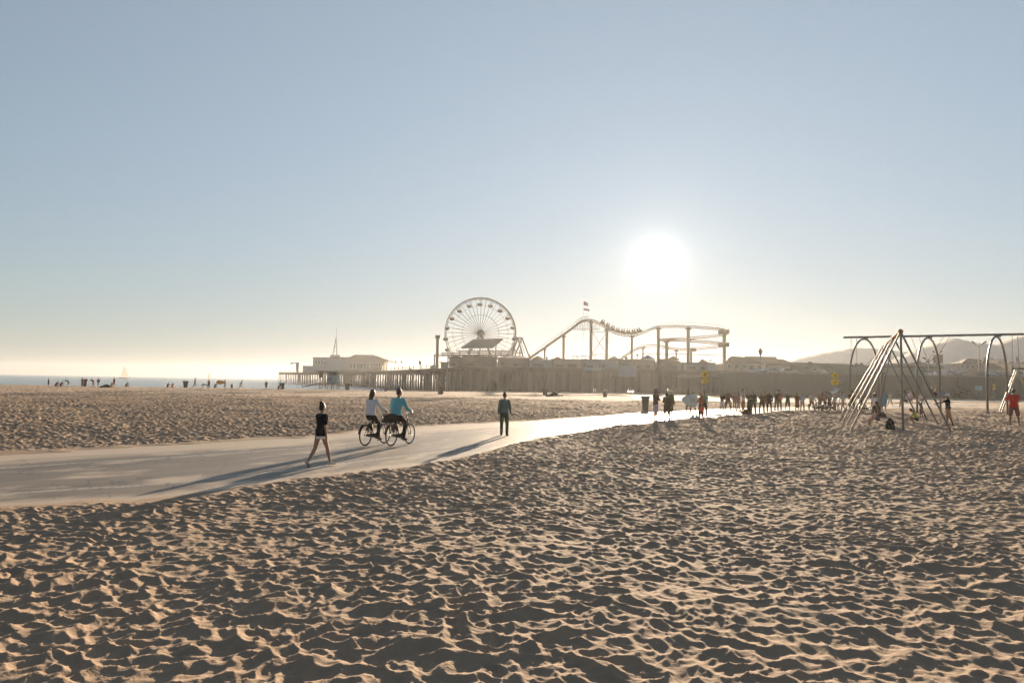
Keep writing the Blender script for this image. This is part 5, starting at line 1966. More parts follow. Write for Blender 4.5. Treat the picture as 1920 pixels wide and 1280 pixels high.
# canopy roof in front of the wheel, and the boarding platform
t = thing('canopy', 'big slanted rectangular canopy roof in front of the lower half of the wheel', 'canopy')
D = 250
q4 = [at(887.5, 637.3, D + 4), at(944, 635.8, D + 4), at(925, 652.3, D - 3), at(864.5, 653, D - 3)]
b = MB()
b.prism(None, q4, [v + Vector((0, 0.1, 0.3)) for v in q4])
b.build('roof', ROOF_GREY, t)
for x in (881, 900, 917, 930):
    p = at(x, 652, D)
    pole(t, 'post', (p.x, D, DECK_Z), (p.x, D, p.z + (0.4 if x < 925 else 1.0)), 0.2, GREY_PAINT, 8)
t = thing('boarding_platform', 'raised steel boarding platform with rails under the wheel', 'platform')
b = MB()
for y, x0, x1, D_, hgt in ((657.2, 856, 970, 252, 0.35), (661.0, 827, 980, 255, 0.3), (664.5, 829, 962, 256, 0.45)):
    P, Q = at(x0, y, D_), at(x1, y - 0.5, D_)
    b.prism(None, [P, P + Vector((0, 3, 0)), P + Vector((0, 3, -hgt)), P + Vector((0, 0, -hgt))], [Q, Q + Vector((0, 3, 0)), Q + Vector((0, 3, -hgt)), Q + Vector((0, 0, -hgt))])
b.build('floor', GREY_PAINT, t)
for x in (840, 862, 878, 897, 919, 940, 962, 975):
    p = at(x, 660, 254)
    pole(t, 'post', (p.x, 254.5, DECK_Z), (p.x, 254.5, p.z + random.uniform(0.2, 0.9)), 0.22, GREY_PAINT, 8)
b = MB()
for x in np.linspace(850, 970, 22):
    p = at(x, 659, 252)
    b.tube([p, p + Vector((0, 0, 1.0))], 0.06, n=4)
b.build('railing', GREY_PAINT, t)

# A shaped swing ride right of the wheel
t = thing('swing_ride', 'A shaped steel frame of a swinging boat ride right of the wheel', 'ride')
D = 246
for xt, xl, xr, dd in ((971.5, 958, 981, 0), (979, 964.5, 993, 6)):
    top = at(xt, 633.5, D + dd)
    for x in (xl, xr):
        p = at(x, 668, D + dd)
        p.z = min(p.z, DECK_Z + 4)
        pole(t, 'leg', top, Vector((p.x, D + dd, DECK_Z)) if False else p, 0.26, GREY_PAINT, 8)
p, q_ = at(970, 633, D), at(981, 633, D + 6)
pole(t, 'beam', p, q_, 0.26, GREY_PAINT, 8)
b = MB()
b.loft([at(962, 634, D + 3) + Vector((0, 0, -.4)), at(971, 634.5, D + 3)], [0.35, 0.6], n=8)
b.build('boat', GREY_PAINT, t, smooth=True)
pole(t, 'arm', at(975.5, 634, D + 3), at(984, 662, D + 3), 0.1, GREY_PAINT, 6)


def stall(name, label, cat, x0, x1, y_wall, y_roof, depth, thick, wall_m, roof_m, shape='gable', n_win=4):
    t = thing(name, label, cat)
    a, c = deck_pt(x0, depth), deck_pt(x1, depth)
    zw, zr = at((x0 + x1) / 2, y_wall, depth).z, at((x0 + x1) / 2, y_roof, depth).z
    b = MB()
    b.box(((a.x + c.x) / 2, depth + thick / 2, (DECK_Z + zw) / 2), (c.x - a.x, thick, zw - DECK_Z))
    b.build('wall', wall_m, t)
    b = MB()
    o = 0.5
    if shape == 'gable':
        for y0, y1 in ((depth - o, depth + thick + o),):
            poly = [Vector((a.x - o, y0, zw)), Vector((c.x + o, y0, zw)), Vector(((a.x + c.x) / 2, y0, zr))]
            b.extrude(poly, (0, y1 - y0, 0))
    elif shape == 'hip':
        m_ = (depth + thick / 2)
        vs = [(a.x - o, depth - o, zw), (c.x + o, depth - o, zw), (c.x + o, depth + thick + o, zw), (a.x - o, depth + thick + o, zw), (a.x + (c.x - a.x) * .25, m_, zr), (a.x + (c.x - a.x) * .75, m_, zr)]
        b.add(vs, [(0, 1, 5, 4), (1, 2, 5), (2, 3, 4, 5), (3, 0, 4), (3, 2, 1, 0)])
    elif shape == 'tent':
        m_ = (a.x + c.x) / 2
        n = 16
        vs = [(m_, depth + thick / 2, zr)]
        for ring, (rr, zz) in enumerate(((0.35, zw + (zr - zw) * 0.35), (1.0, zw))):
            for k in range(n):
                q = 2 * math.pi * k / n
                vs.append((m_ + math.cos(q) * rr * (c.x - a.x) * 0.55, depth + thick / 2 + math.sin(q) * rr * thick * 0.6, zz))
        fs = [(0, 1 + k, 1 + (k + 1) % n) for k in range(n)] + [(1 + k, 1 + n + k, 1 + n + (k + 1) % n, 1 + (k + 1) % n) for k in range(n)]
        b.add(vs, fs)
    else:
        b.box(((a.x + c.x) / 2, depth + thick / 2, (zw + zr) / 2 + 0.02), (c.x - a.x + 2 * o, thick + 2 * o, max(0.25, zr - zw)))
    b.build('roof', roof_m, t)
    if n_win:
        w = (c.x - a.x)
        h_ = zw - DECK_Z
        x_ = a.x + 0.8
        while x_ < c.x - 2.5:
            ww = random.uniform(1.2, 3.6)
            if x_ + ww > c.x - 0.6:
                break
            hh_ = h_ * random.uniform(0.30, 0.55)
            zc = DECK_Z + h_ * 0.12 + hh_ / 2
            f = MB()
            f.box((x_ + ww / 2, depth - 0.05, zc), (ww, 0.12, hh_))
            fo = f.build('window', wall_m, t)
            f = MB()
            f.box((x_ + ww / 2, depth - 0.12, zc), (ww - 0.3, 0.1, hh_ - 0.3))
            f.build('pane', random.choice([WINDOW, WOOD_DARK, ROOF_BROWN]), fo)
            x_ += ww + random.uniform(0.8, 2.6)
    return t


PK = 'park buildings on the pier deck'
stall('park_building', 'flat roofed park building left of the wheel under the drop tower', 'building', 842, 868, 671, 669, 232, 14, STUCCO_TAN, ROOF_GREY, 'flat', 3)
stall('park_building', 'long flat roofed park hall directly below the wheel', 'building', 869, 930, 669, 667.5, 231, 16, STUCCO_TAN, ROOF_GREY, 'flat', 7)
stall('park_building', 'park hall with a shallow hip roof right below the swinging boat frame', 'building', 933, 992, 671, 665, 230, 16, STUCCO_TAN, ROOF_BROWN, 'hip', 6)
stall('park_building', 'low park stall with a curved awning at the foot of the lift hill', 'building', 994, 1035, 674, 669, 230, 14, STUCCO_BLUE, ROOF_BROWN, 'tent', 4)
stall('park_building', 'flat park building between the first two coaster columns', 'building', 1036, 1092, 674.5, 673, 231, 14, STUCCO_TAN, ROOF_GREY, 'flat', 6)
stall('park_building', 'park building with a wide pale facade board under the hump of the coaster', 'building', 1094, 1158, 675, 673.5, 231, 14, STUCCO_BLUE, ROOF_GREY, 'flat', 6)
stall('park_building', 'park building with a tent roof left of the tall coaster column', 'building', 1159, 1228, 673.5, 670, 231, 16, STUCCO_TAN, ROOF_BROWN, 'tent', 6)
stall('park_building', 'low park building with a sagging awning between two coaster columns', 'building', 1232, 1280, 680, 671.5, 231, 12, STUCCO_TAN, ROOF_BROWN, 'hip', 4)
stall('park_building', 'flat grey building under the right hand turn of the coaster', 'building', 1281, 1341, 681, 679.5, 231, 14, STUCCO_BLUE, ROOF_GREY, 'flat', 6)
# boards of the long park facade
for x0, x1, y0, y1, lab in ((1089, 1121, 690.5, 695.5, 'wide pale signboard on the park front under the coaster hump'), (1152, 1184, 686, 706, 'square pale billboard on the park front left of the tall column')):
    P, Q = at(x0, y1, 229), at(x1, y0, 229)
    t = thing('signboard', lab, 'signboard')
    b = MB()
    b.box(((P.x + Q.x) / 2, 220.2, (P.z + Q.z) / 2), (Q.x - P.x, 0.3, Q.z - P.z))
    b.build('panel', STUCCO_BLUE, t)
    b = MB()
    for X in (P.x + 0.4, Q.x - 0.4):
        b.box((X, 220.6, (P.z + DECK_Z - 1.2) / 2 + 0.8), (0.3, 0.3, abs(Q.z - P.z) + 2.5))
    b.build('bracket', WOOD, t)
# timber skirt that closes most of the space under the park
sk = thing('pier_skirt', 'weathered plank screen closing the space under the amusement park', 'screen wall')
b = MB()
xs = np.linspace(838, 1476, 110)
for i in range(len(xs) - 1):
    dpt = float(np.interp((xs[i] + xs[i + 1]) / 2, [p[0] for p in PIER], [p[1] for p in PIER])) + 1.2
    a, c = at(xs[i], 720, dpt), at(xs[i + 1], 720, dpt)
    zb = gz(a.x, a.y) + (random.choice([0.7, 1.3]) if i in (8, 9, 21, 33, 34, 47, 58, 59, 70) else -0.4)
    zt = DECK_Z - 0.7
    b.cur = random.choice([0, 0, 1, 1, 2])
    b.box(((a.x + c.x) / 2, dpt, (zb + zt) / 2), (abs(c.x - a.x) * 1.02, 0.15 + 0.1 * (i % 2), zt - zb))
b.build('plank_panel', [WOOD, WOOD_DARK, CONCRETE_DARK], sk)

# stalls, parasols and palms among the park buildings
def parasol(label, x, yt, depth, w, m):
    t = thing('parasol', label, 'parasol', deck_pt(x, depth), 0, 'parasols and small tents on the pier deck')
    h = at(x, yt, depth).z - DECK_Z
    pole(t, 'pole', (0, 0, 0), (0, 0, h), 0.07, WOOD, 6)
    b = MB()
    n = 12
    vs = [(0, 0, h)] + [(math.cos(2 * math.pi * k / n) * w, math.sin(2 * math.pi * k / n) * w, h * 0.72 + 0.12 * (k % 2)) for k in range(n)]
    b.add(vs, [(0, 1 + k, 1 + (k + 1) % n) for k in range(n)] + [tuple(range(1, n + 1))[::-1]])
    b.build('canopy', m, t)


TENT_MS = [cloth(150, 70, 50), cloth(190, 170, 130), cloth(80, 100, 120), cloth(160, 130, 70)]
for i, (x, yt, w, lab) in enumerate(((853, 664, 2.0, 'parasol on the roof terrace left of the wheel'), (885, 665.5, 2.2, 'parasol under the slanted canopy roof'), (954, 664, 1.8, 'parasol between the wheel and the boat frame'),
                                     (1008, 666.5, 2.4, 'tent top at the foot of the coaster lift hill'), (1045, 668, 2.0, 'tent top left of the second coaster column'), (1151, 667, 2.3, 'tent top right of the crossed braces'),
                                     (1214, 665, 2.5, 'tent top left of the tallest coaster column'), (1262, 667, 2.4, 'tent top between the tall columns'), (1318, 673, 1.8, 'parasol near the right turn of the coaster'))):
    parasol(lab, x, yt, 237 + (i % 3) * 3, w, TENT_MS[i % 4])
stall('snack_stall', 'small snack stall with a tent roof left of the drop tower', 'stall', 806, 818, 686, 681, 276, 6, STUCCO_TAN, ROOF_BROWN, 'tent', 2)
stall('snack_stall', 'small flat snack stall just right of the drop tower', 'stall', 826, 840, 680, 678.5, 247, 6, STUCCO_BLUE, ROOF_GREY, 'flat', 2)
stall('snack_stall', 'tiny stall with a gabled roof between the far building and the drop tower', 'stall', 764, 774, 694, 690, 304, 5, STUCCO_TAN, ROOF_BROWN, 'gable', 1)

# ------------------------------------------------------------------ roller coaster
def smooth_path(P, n):
    P = [Vector(p) for p in P]
    out = []
    for i in range(len(P) - 1):
        p0, p1, p2, p3 = P[max(0, i - 1)], P[i], P[i + 1], P[min(len(P) - 1, i + 2)]
        for k in range(n):
            t = k / n
            out.append(0.5 * ((2 * p1) + (p2 - p0) * t + (2 * p0 - 5 * p1 + 4 * p2 - p3) * t * t + (3 * p1 - p0 - 3 * p2 + p3) * t ** 3))
    out.append(P[-1])
    return out


CD = 250.0
trk = [(972, 681, CD), (1000, 664.5, CD), (1040, 636.5, CD), (1070, 615.5, CD), (1086, 603, CD), (1095, 599.5, CD), (1106, 598.5, CD), (1116, 601, CD), (1130, 608.5, CD), (1148, 619.5, CD), (1165, 625, CD), (1180, 626.5, CD), (1195, 625, CD),
       (1212, 618.5, CD), (1226, 612.5, CD), (1240, 610.5, CD), (1265, 610, CD), (1290, 610.8, CD), (1320, 612.5, CD), (1345, 615, CD), (1360, 618.5, CD + 2), (1365, 621, CD + 6), (1361, 624, CD + 12), (1345, 627.5, CD + 15),
       (1300, 631.5, CD + 16), (1255, 634, CD + 15), (1240, 634.5, CD + 12), (1236, 635, CD + 7), (1243, 635.2, CD + 2), (1265, 635.5, CD), (1295, 637, CD), (1330, 640, CD), (1355, 642.5, CD + 1), (1364, 643.5, CD + 6), (1356, 646.5, CD + 12),
       (1335, 649, CD + 14), (1300, 652.5, CD + 14), (1280, 653.5, CD + 14), (1262, 652, CD + 14), (1240, 648, CD + 14), (1220, 646, CD + 14), (1205, 648, CD + 14), (1190, 654, CD + 14), (1172, 665, CD + 14), (1158, 675, CD + 14)]
T3 = smooth_path([at(*p) for p in trk], 5)
coaster = thing('roller_coaster', 'steel roller coaster with a long lift hill and stacked turns on tall columns', 'roller coaster')
rails = {-1: [], 1: []}
spine = []
for i, p in enumerate(T3):
    t_ = (T3[min(len(T3) - 1, i + 1)] - T3[max(0, i - 1)]).normalized()
    sd = Vector((t_.y, -t_.x, 0)).normalized()
    for s in (-1, 1):
        rails[s].append(p + sd * (0.62 * s))
    spine.append(p + Vector((0, 0, -0.62)))
b = MB()
for s in (-1, 1):
    b.tube(rails[s], 0.12, n=6)
b.tube(spine, 0.18, n=6)
for i in range(0, len(T3), 2):
    for s in (-1, 1):
        b.tube([rails[s][i], spine[i]], 0.07, n=4)
    b.tube([rails[-1][i], rails[1][i]], 0.06, n=4)
b.build('track', YELLOW_STEEL, coaster, smooth=True)
# walkway with hand rails up the lift hill
b = MB()
hill = T3[:30]
for s in (-1, 1):
    b.tube([p + Vector((0, 1.1 * s, 0.95)) for p in hill], 0.05, n=4)
    b.tube([p + Vector((0, 1.1 * s, -0.35)) for p in hill], 0.12, n=4)
for i in range(0, 30, 2):
    for s in (-1, 1):
        b.tube([hill[i] + Vector((0, 1.1 * s, -0.35)), hill[i] + Vector((0, 1.1 * s, 0.95))], 0.04, n=4)
b.build('walkway', COLUMN_PAINT, coaster)
# hand rails on the top turn
b = MB()
seg = T3[75:110]
b.tube([p + Vector((0, -0.9, 0.95)) for p in seg], 0.045, n=4)
for i in range(0, len(seg), 4):
    b.tube([seg[i] + Vector((0, -0.9, -0.3)), seg[i] + Vector((0, -0.9, 0.95))], 0.045, n=4)
b.build('railing', COLUMN_PAINT, coaster)
for x, yt, r, dd in ((1021.5, 652, 0.30, 0), (1057, 627.5, 0.42, 0), (1108.5, 601, 0.52, 0), (1138, 616, 0.48, 0), (1185, 628, 0.36, 0), (1234.5, 613.5, 0.52, 0), (1290.5, 613.5, 0.56, 0), (1358, 620, 0.60, 3),
                     (1250, 638, 0.55, 1), (1205.5, 650, 0.27, 14), (1268, 655, 0.26, 14), (1296, 655, 0.4, 14), (1174, 668, 0.24, 14)):
    p = at(x, yt, CD + dd)
    o = pole(coaster, 'column', (p.x, p.y, DECK_Z - 1.0), p - Vector((0, 0, 0.2)), r, COLUMN_PAINT, 12)
    q = MB()
    q.box(p + Vector((0, 0, -0.55)), (2.0 * r + 0.7, 1.3, 0.45))
    q.build('bracket', COLUMN_PAINT, o)
b = MB()
c0, c1 = at(1110, 622, CD), at(1138, 622, CD)
c2, c3 = at(1110, 664, CD), at(1138, 664, CD)
for p, q_ in ((c0, c1), (c2, c3), (c0, c3), (c1, c2)):
    b.tube([p, q_], 0.10, n=5)
b.build('cross_brace', COLUMN_PAINT, coaster)
# truss under the hump
b = MB()
lo = [at(x, 617.5, CD) for x in np.linspace(1074, 1124, 12)]
hi = []
for x in np.linspace(1074, 1124, 12):
    best = min(T3[:60], key=lambda p: abs((960 + FPX * (p - CAM).dot(RT) / (p - CAM).dot(FWD)) - x))
    hi.append(best - Vector((0, 0, 0.6)))
b.tube(lo, 0.12, n=5)
for i in range(12):
    b.tube([lo[i], hi[i]], 0.06, n=4)
    if i < 11:
        b.tube([lo[i], hi[i + 1]], 0.05, n=4)
b.build('truss', COLUMN_PAINT, coaster)
for x in (1352, 1362):
    for y in (622, 646):
        b = MB()
        b.box(at(x, y, CD + 4), (1.5, 1.6, 1.4))
        b.build('turn_bracket', COLUMN_PAINT, coaster)
P, Q = at(1296, 655.5, CD + 1), at(1304, 657, CD + 1)
b = MB()
b.box((P + Q) / 2, (1.8, 1, 0.9))
b.build('catwalk', COLUMN_PAINT, coaster)

# train on the descent
train = thing('coaster_train', 'loaded coaster train running down from the hump through the dip', 'coaster train')


def px_of(p):
    d = p - CAM
    return 960 + FPX * d.dot(RT) / d.dot(FWD)


idx = [i for i in range(len(T3[:75])) if 1122 <= px_of(T3[i]) <= 1207]
RIDER = mat('coaster riders', (0.16, 0.10, 0.07), rough=0.8, var=0.4, scale=3)
CARM = mat('coaster car shell', (0.20, 0.12, 0.05), rough=0.4, spec=0.5, var=0.15)
lens = [0.0]
for i in idx[1:]:
    lens.append(lens[-1] + (T3[i] - T3[i - 1]).length)
ncar = 8
for k in range(ncar):
    s0 = lens[-1] * (k + 0.06) / ncar
    s1_ = lens[-1] * (k + 0.94) / ncar

    def on(s):
        j = max(i for i in range(len(lens)) if lens[i] <= s)
        j = min(j, len(lens) - 2)
        return T3[idx[j]].lerp(T3[idx[j + 1]], (s - lens[j]) / max(1e-6, lens[j + 1] - lens[j]))
    A, B_ = on(s0), on(s1_)
    fw_ = (B_ - A).normalized()
    upv = Vector((-fw_.z, 0, fw_.x)) if abs(fw_.x) > 0.1 else Vector((0, 0, 1))
    upv = (Vector((0, 0, 1)) - fw_ * fw_.z).normalized()
    b = MB()
    sec = [A + upv * 0.15, A + upv * 0.2, B_ + upv * 0.2, B_ + upv * 0.15]
    prof = [A + upv * 0.1, A + upv * 1.15, A.lerp(B_, 0.35) + upv * 0.75, A.lerp(B_, 0.5) + upv * 1.0, A.lerp(B_, 0.8) + upv * 0.7, B_ + upv * 0.75, B_ + upv * 0.1]
    b.extrude([p + Vector((0, -0.6, 0)) for p in prof], (0, 1.2, 0))
    car_ = b.build('car', CARM, train)
    for f_ in (0.2, 0.62):
        for s in (-0.3, 0.3):
            b = MB()
            c = A.lerp(B_, f_) + Vector((0, s, 0))
            b.loft([c + upv * 0.75, c + upv * 1.25, c + upv * 1.4], [0.24, 0.26, 0.1], n=7)
            b.ball(c + upv * 1.62, 0.15, n=8)
            b.build('rider', RIDER, car_, smooth=True)

# flags above the coaster hump
fl = thing('flag', 'two small flags streaming from a thin pole above the coaster hump', 'flag')
pt = at(1094.5, 563, CD + 2)
pole(fl, 'pole', Vector((pt.x, CD + 2, DECK_Z)), pt, 0.05, WHITE_PAINT, 6)
FLAG = mat('faded red flag', (0.45, 0.22, 0.15), rough=0.8, var=0.3, scale=1)
for x, y, w, h_ in ((1094.5, 564.5, 8, 7), (1094.5, 577, 11, 4)):
    b = MB()
    vs, fs = [], []
    for i in range(9):
        for j in range(2):
            p = at(x + w * i / 8, y + h_ * j + 3.0 * i / 8, CD + 2)
            p.y += 0.35 * math.sin(i * 1.1)
            vs.append(p)
    for i in range(8):
        fs.append((2 * i, 2 * i + 1, 2 * i + 3, 2 * i + 2))
    b.add(vs, fs)
    b.build('cloth', FLAG, fl, smooth=True)

# small rides between the columns
t = thing('kiddie_ride', 'low arched ride track with small humps between the second and third coaster columns', 'ride')
b = MB()
for x0, x1, y0 in ((1072, 1084, 669), (1080, 1108, 670), (1112, 1120, 668), (1130, 1146, 670)):
    pts = []
    for i in range(9):
        u = i / 8
        pts.append(at(x0 + (x1 - x0) * u, y0 - 3.0 * math.sin(math.pi * u), 244))
    b.tube(pts, 0.12, n=5)
for x in (1075, 1082, 1090, 1098, 1106, 1116, 1134, 1142):
    p = at(x, 669, 244)
    b.tube([Vector((p.x, p.y, DECK_Z)), p], 0.1, n=5)
b.build('track', GREY_PAINT, t)
t = thing('park_pennant_line', 'thin string line spanning between the coaster columns', 'line')
b = MB()
for x0, x1, y in ((1205, 1290, 663.3), (1296, 1350, 664.3)):
    b.tube([at(x0, y, 246), at((x0 + x1) / 2, y + 0.9, 246), at(x1, y, 246)], 0.11, n=4)
b.build('rope', GREY_PAINT, t)
for x, lab in ((1195, 'small post with a round ornament left of the tall column'),):
    t = thing('ornament_post', lab, 'post')
    p = at(x, 672, 240)
    pole(t, 'post', Vector((p.x, 240, DECK_Z)), at(x, 666, 240), 0.12, GREY_PAINT, 6)
    b = MB()
    b.ball(at(x, 665, 240), 0.45, 0.45, 0.35)
    b.build('finial', GREY_PAINT, t, smooth=True)

# ------------------------------------------------------------------ buildings, car park, signs on the landward side
def house(label, pts, depth, thick, wall_m, roof_m, eave, n_win=0, z0=DECK_Z, chimneys=()):
    """ridge line given in the picture; eave row; gabled body"""
    t = thing('house', label, 'house')
    x0, x1 = pts[0][0], pts[-1][0]
    zw = at((x0 + x1) / 2, eave, depth).z
    a, c = deck_pt(x0, depth, z0), deck_pt(x1, depth, z0)
    b = MB()
    b.box(((a.x + c.x) / 2, depth + thick / 2, (z0 + zw) / 2), (c.x - a.x - 0.6, thick - 0.6, zw - z0))
    b.build('wall', wall_m, t)
    b = MB()
    rid = [at(x, y, depth + thick / 2) for x, y in pts]
    vs, fs = [], []
    for p in rid:
        vs += [Vector((p.x * depth / (depth + thick / 2), depth - 0.5, min(zw, p.z - 0.05))), p, Vector((p.x, depth + thick + 0.5, min(zw, p.z - 0.05)))]
    for i in range(len(rid) - 1):
        k = i * 3
        fs += [(k, k + 3, k + 4, k + 1), (k + 1, k + 4, k + 5, k + 2), (k + 2, k + 5, k + 3, k)]
    fs += [(0, 1, 2), (len(vs) - 1, len(vs) - 2, len(vs) - 3)]
    b.add(vs, fs)
    ro = b.build('roof', roof_m, t)
    for x, yt, w in chimneys:
        p = at(x, yt, depth + thick * 0.3)
        b = MB()
        b.box((p.x, depth + thick * 0.3, (p.z + zw) / 2), (w, 2, p.z - zw))
        b.build('chimney', wall_m, ro)
    if n_win:
        windows(t, WINDOW, x0 + 3, x1 - 3, eave + 3, eave + 8, depth + 0.2, n_win)
    return t


house('wide house with a long brown gabled roof right of the coaster', [(1358, 679), (1366, 671), (1372, 667.5), (1418, 671), (1466, 673), (1470, 674), (1490, 682)], 246, 16, STUCCO_TAN, ROOF_BROWN, 682, 9, chimneys=((1409, 668, 2.2), (1426, 668.5, 10)))
t = thing('long_shed', 'long low grey roofed building behind the car park wall', 'building')
b = MB()
D = 200
P0, P1 = at(1482, 682.5, D), at(1600, 686.5, D)
b.extrude([Vector((P0.x, D, 2)), Vector((P1.x, D, 2)), P1, P0], (0, 15, 0))
b.build('wall', STUCCO_GREEN, t)
b = MB()
b.extrude([P0 + Vector((-1, -1, -0.1)), P1 + Vector((1, -1, -0.1)), P1 + Vector((1, -1, 0.5)), P0 + Vector((-1, -1, 0.5))], (0, 17, 0))
ro = b.build('roof', ROOF_GREY, t)
p = at(1527, 681, D)
b = MB()
b.box((p.x, D + 3, p.z - 0.3), (0.9, 0.9, 1.6))
b.build('vent', ROOF_GREY, ro)
t = thing('long_shed', 'pale green flat roofed building behind the slanting frame legs', 'building')
b = MB()
D = 185
P0, P1 = at(1560, 687.0, D), at(1762, 686, D)
b.box(((P0.x + P1.x) / 2, D + 9, (P0.z + 2) / 2), (P1.x - P0.x, 18, P0.z - 2))
b.build('wall', STUCCO_GREEN, t)
b = MB()
b.box(((P0.x + P1.x) / 2, D + 9, P0.z + 0.2), (P1.x - P0.x + 1.5, 19.5, 0.45))
ro = b.build('roof', ROOF_GREY, t)
b = MB()
Q0, Q1 = at(1668, 682.8, D + 3), at(1752, 683.5, D + 3)
b.box(((Q0.x + Q1.x) / 2, D + 10, (Q0.z + P0.z) / 2), (Q1.x - Q0.x, 9, Q0.z - P0.z + 0.6))
b.build('penthouse', STUCCO_TAN, ro)
for x in (1606, 1615):
    p = at(x, 684, D + 2)
    b = MB()
    b.ball(p, 0.55, 0.55, 0.6)
    b.loft([Vector((p.x, p.y, P0.z)), p], [0.2, 0.2], n=6)
    b.build('roof_vent', ROOF_GREY, ro, smooth=True)

house('pale blue hall with a broad brown gable at the right', [(1786, 681), (1800, 678), (1814, 671.3), (1842, 674), (1862, 683)], 232, 26, STUCCO_BLUE, ROOF_BROWN, 682, 7, z0=1.0)
house('small house with a steep brown roof beside the right arch', [(1842, 690), (1852, 682), (1864, 681), (1886, 692)], 226, 14, STUCCO_TAN, ROOF_BROWN, 692, 3, z0=1.0)
t = thing('spire_tower', 'little pointed spire between the blue hall and the right arch', 'spire')
p = at(1847.5, 680, 224)
b = MB()
b.loft([Vector((p.x, 224, 2)), Vector((p.x, 224, p.z))], [0.9, 0.9], n=4, round_ends=False)
b.build('shaft', STUCCO_TAN, t)
b = MB()
b.loft([Vector((p.x, 224, p.z)), at(1847.5, 668, 224)], [1.1, 0.05], n=8, round_ends=False)
b.build('roof', ROOF_BROWN, t)


def flat_block(label, x0, x1, yt, depth, thick, m, n_win=0, z0=1.0, name='apartment_block'):
    t = thing(name, label, 'building')
    P0, P1 = at(x0, yt, depth), at(x1, yt, depth)
    b = MB()
    b.box(((P0.x + P1.x) / 2, depth + thick / 2, (P0.z + z0) / 2), (P1.x - P0.x, thick, P0.z - z0))
    b.build('wall', m, t)
    b = MB()
    b.box(((P0.x + P1.x) / 2, depth + thick / 2, P0.z + 0.2), (P1.x - P0.x + 0.6, thick + 0.6, 0.4))
    for k in range(3):
        b.box((P0.x + (P1.x - P0.x) * (0.2 + 0.3 * k), depth + thick / 2, P0.z + 0.8), (1.4, 1.4, 1.2))
    b.build('roof', ROOF_GREY, t)
    if n_win:
        windows(t, WINDOW, x0 + 1.5, x1 - 1.5, yt + 2.5, yt + 5.5, depth, n_win)
    return t


flat_block('distant flat topped block framed by the right arch', 1863, 1885, 675, 330, 16, STUCCO_TAN, 4)
flat_block('distant low block at the right edge of the picture', 1895, 1960, 682, 300, 20, STUCCO_TAN, 6)
flat_block('low grey block between the billboard and the blue hall', 1757, 1788, 689, 240, 14, STUCCO_BLUE, 4)
flat_block('low building in front of the hills left of the billboard', 1728, 1757, 686, 250, 14, STUCCO_GREEN, 3)

# billboard on its post
t = thing('billboard', 'dull square billboard on a stout post beside the middle arch', 'billboard')
D = 205
P, Q = at(1750.5, 680.7, D), at(1767, 665.2, D)
b = MB()
b.box(((P.x + Q.x) / 2, D, (P.z + Q.z) / 2), (Q.x - P.x, 0.5, Q.z - P.z))
b.build('panel', mat('dull mauve board', (0.25, 0.19, 0.17), rough=0.8, var=0.1), t)
b = MB()
b.box(((P.x + Q.x) / 2, D + 0.1, (P.z + 2) / 2), (1.0, 0.4, P.z - 2))
b.build('post', GREY_PAINT, t)
b = MB()
A_ = at(1759, 688, D)
b.box((A_.x, D + 0.1, A_.z), (1.8, 0.6, 0.9))
b.build('plate', STUCCO_TAN, t)

# retaining wall with the raised car park
WALL_Y = 158.0
CP_Z = at(1700, 704.5, WALL_Y).z
wl_ = thing('retaining_wall', 'long dark retaining wall under the raised car park', 'wall')
b = MB()
wx0, wx1 = at(1352, 720, WALL_Y).x, 230.0
b.box(((wx0 + wx1) / 2, WALL_Y + 0.3, (CP_Z - 0.8) / 2), (wx1 - wx0, 0.6, CP_Z + 0.8))
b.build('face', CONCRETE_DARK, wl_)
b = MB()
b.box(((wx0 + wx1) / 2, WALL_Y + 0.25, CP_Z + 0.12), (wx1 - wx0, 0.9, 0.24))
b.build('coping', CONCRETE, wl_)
b = MB()
b.box(((wx0 + wx1) / 2, WALL_Y + 21.5, CP_Z - 0.5), (wx1 - wx0, 42, 0.6))
b.build('car_park_deck', CONCRETE, wl_)
b = MB()
for k in range(24):
    X = wx0 + (wx1 - wx0) * (k + 0.5) / 24
    b.box((X, WALL_Y - 0.12, (CP_Z - 0.8) / 2), (0.5, 0.24, CP_Z + 0.4))
b.build('pier_strip', CONCRETE_DARK, wl_)

CAR_PAINTS = [mat('white car paint', (0.6, 0.58, 0.55), rough=0.18, spec=0.6, var=0.03), mat('silver car paint', (0.32, 0.32, 0.32), rough=0.2, spec=0.6, metal=0.4, var=0.03), mat('dark car paint', (0.03, 0.035, 0.045), rough=0.15, spec=0.6, var=0.03), mat('beige car paint', (0.36, 0.30, 0.22), rough=0.2, spec=0.6, var=0.03)]
GLASS = mat('car glass', (0.04, 0.05, 0.055), rough=0.04, spec=0.9, var=0.05)


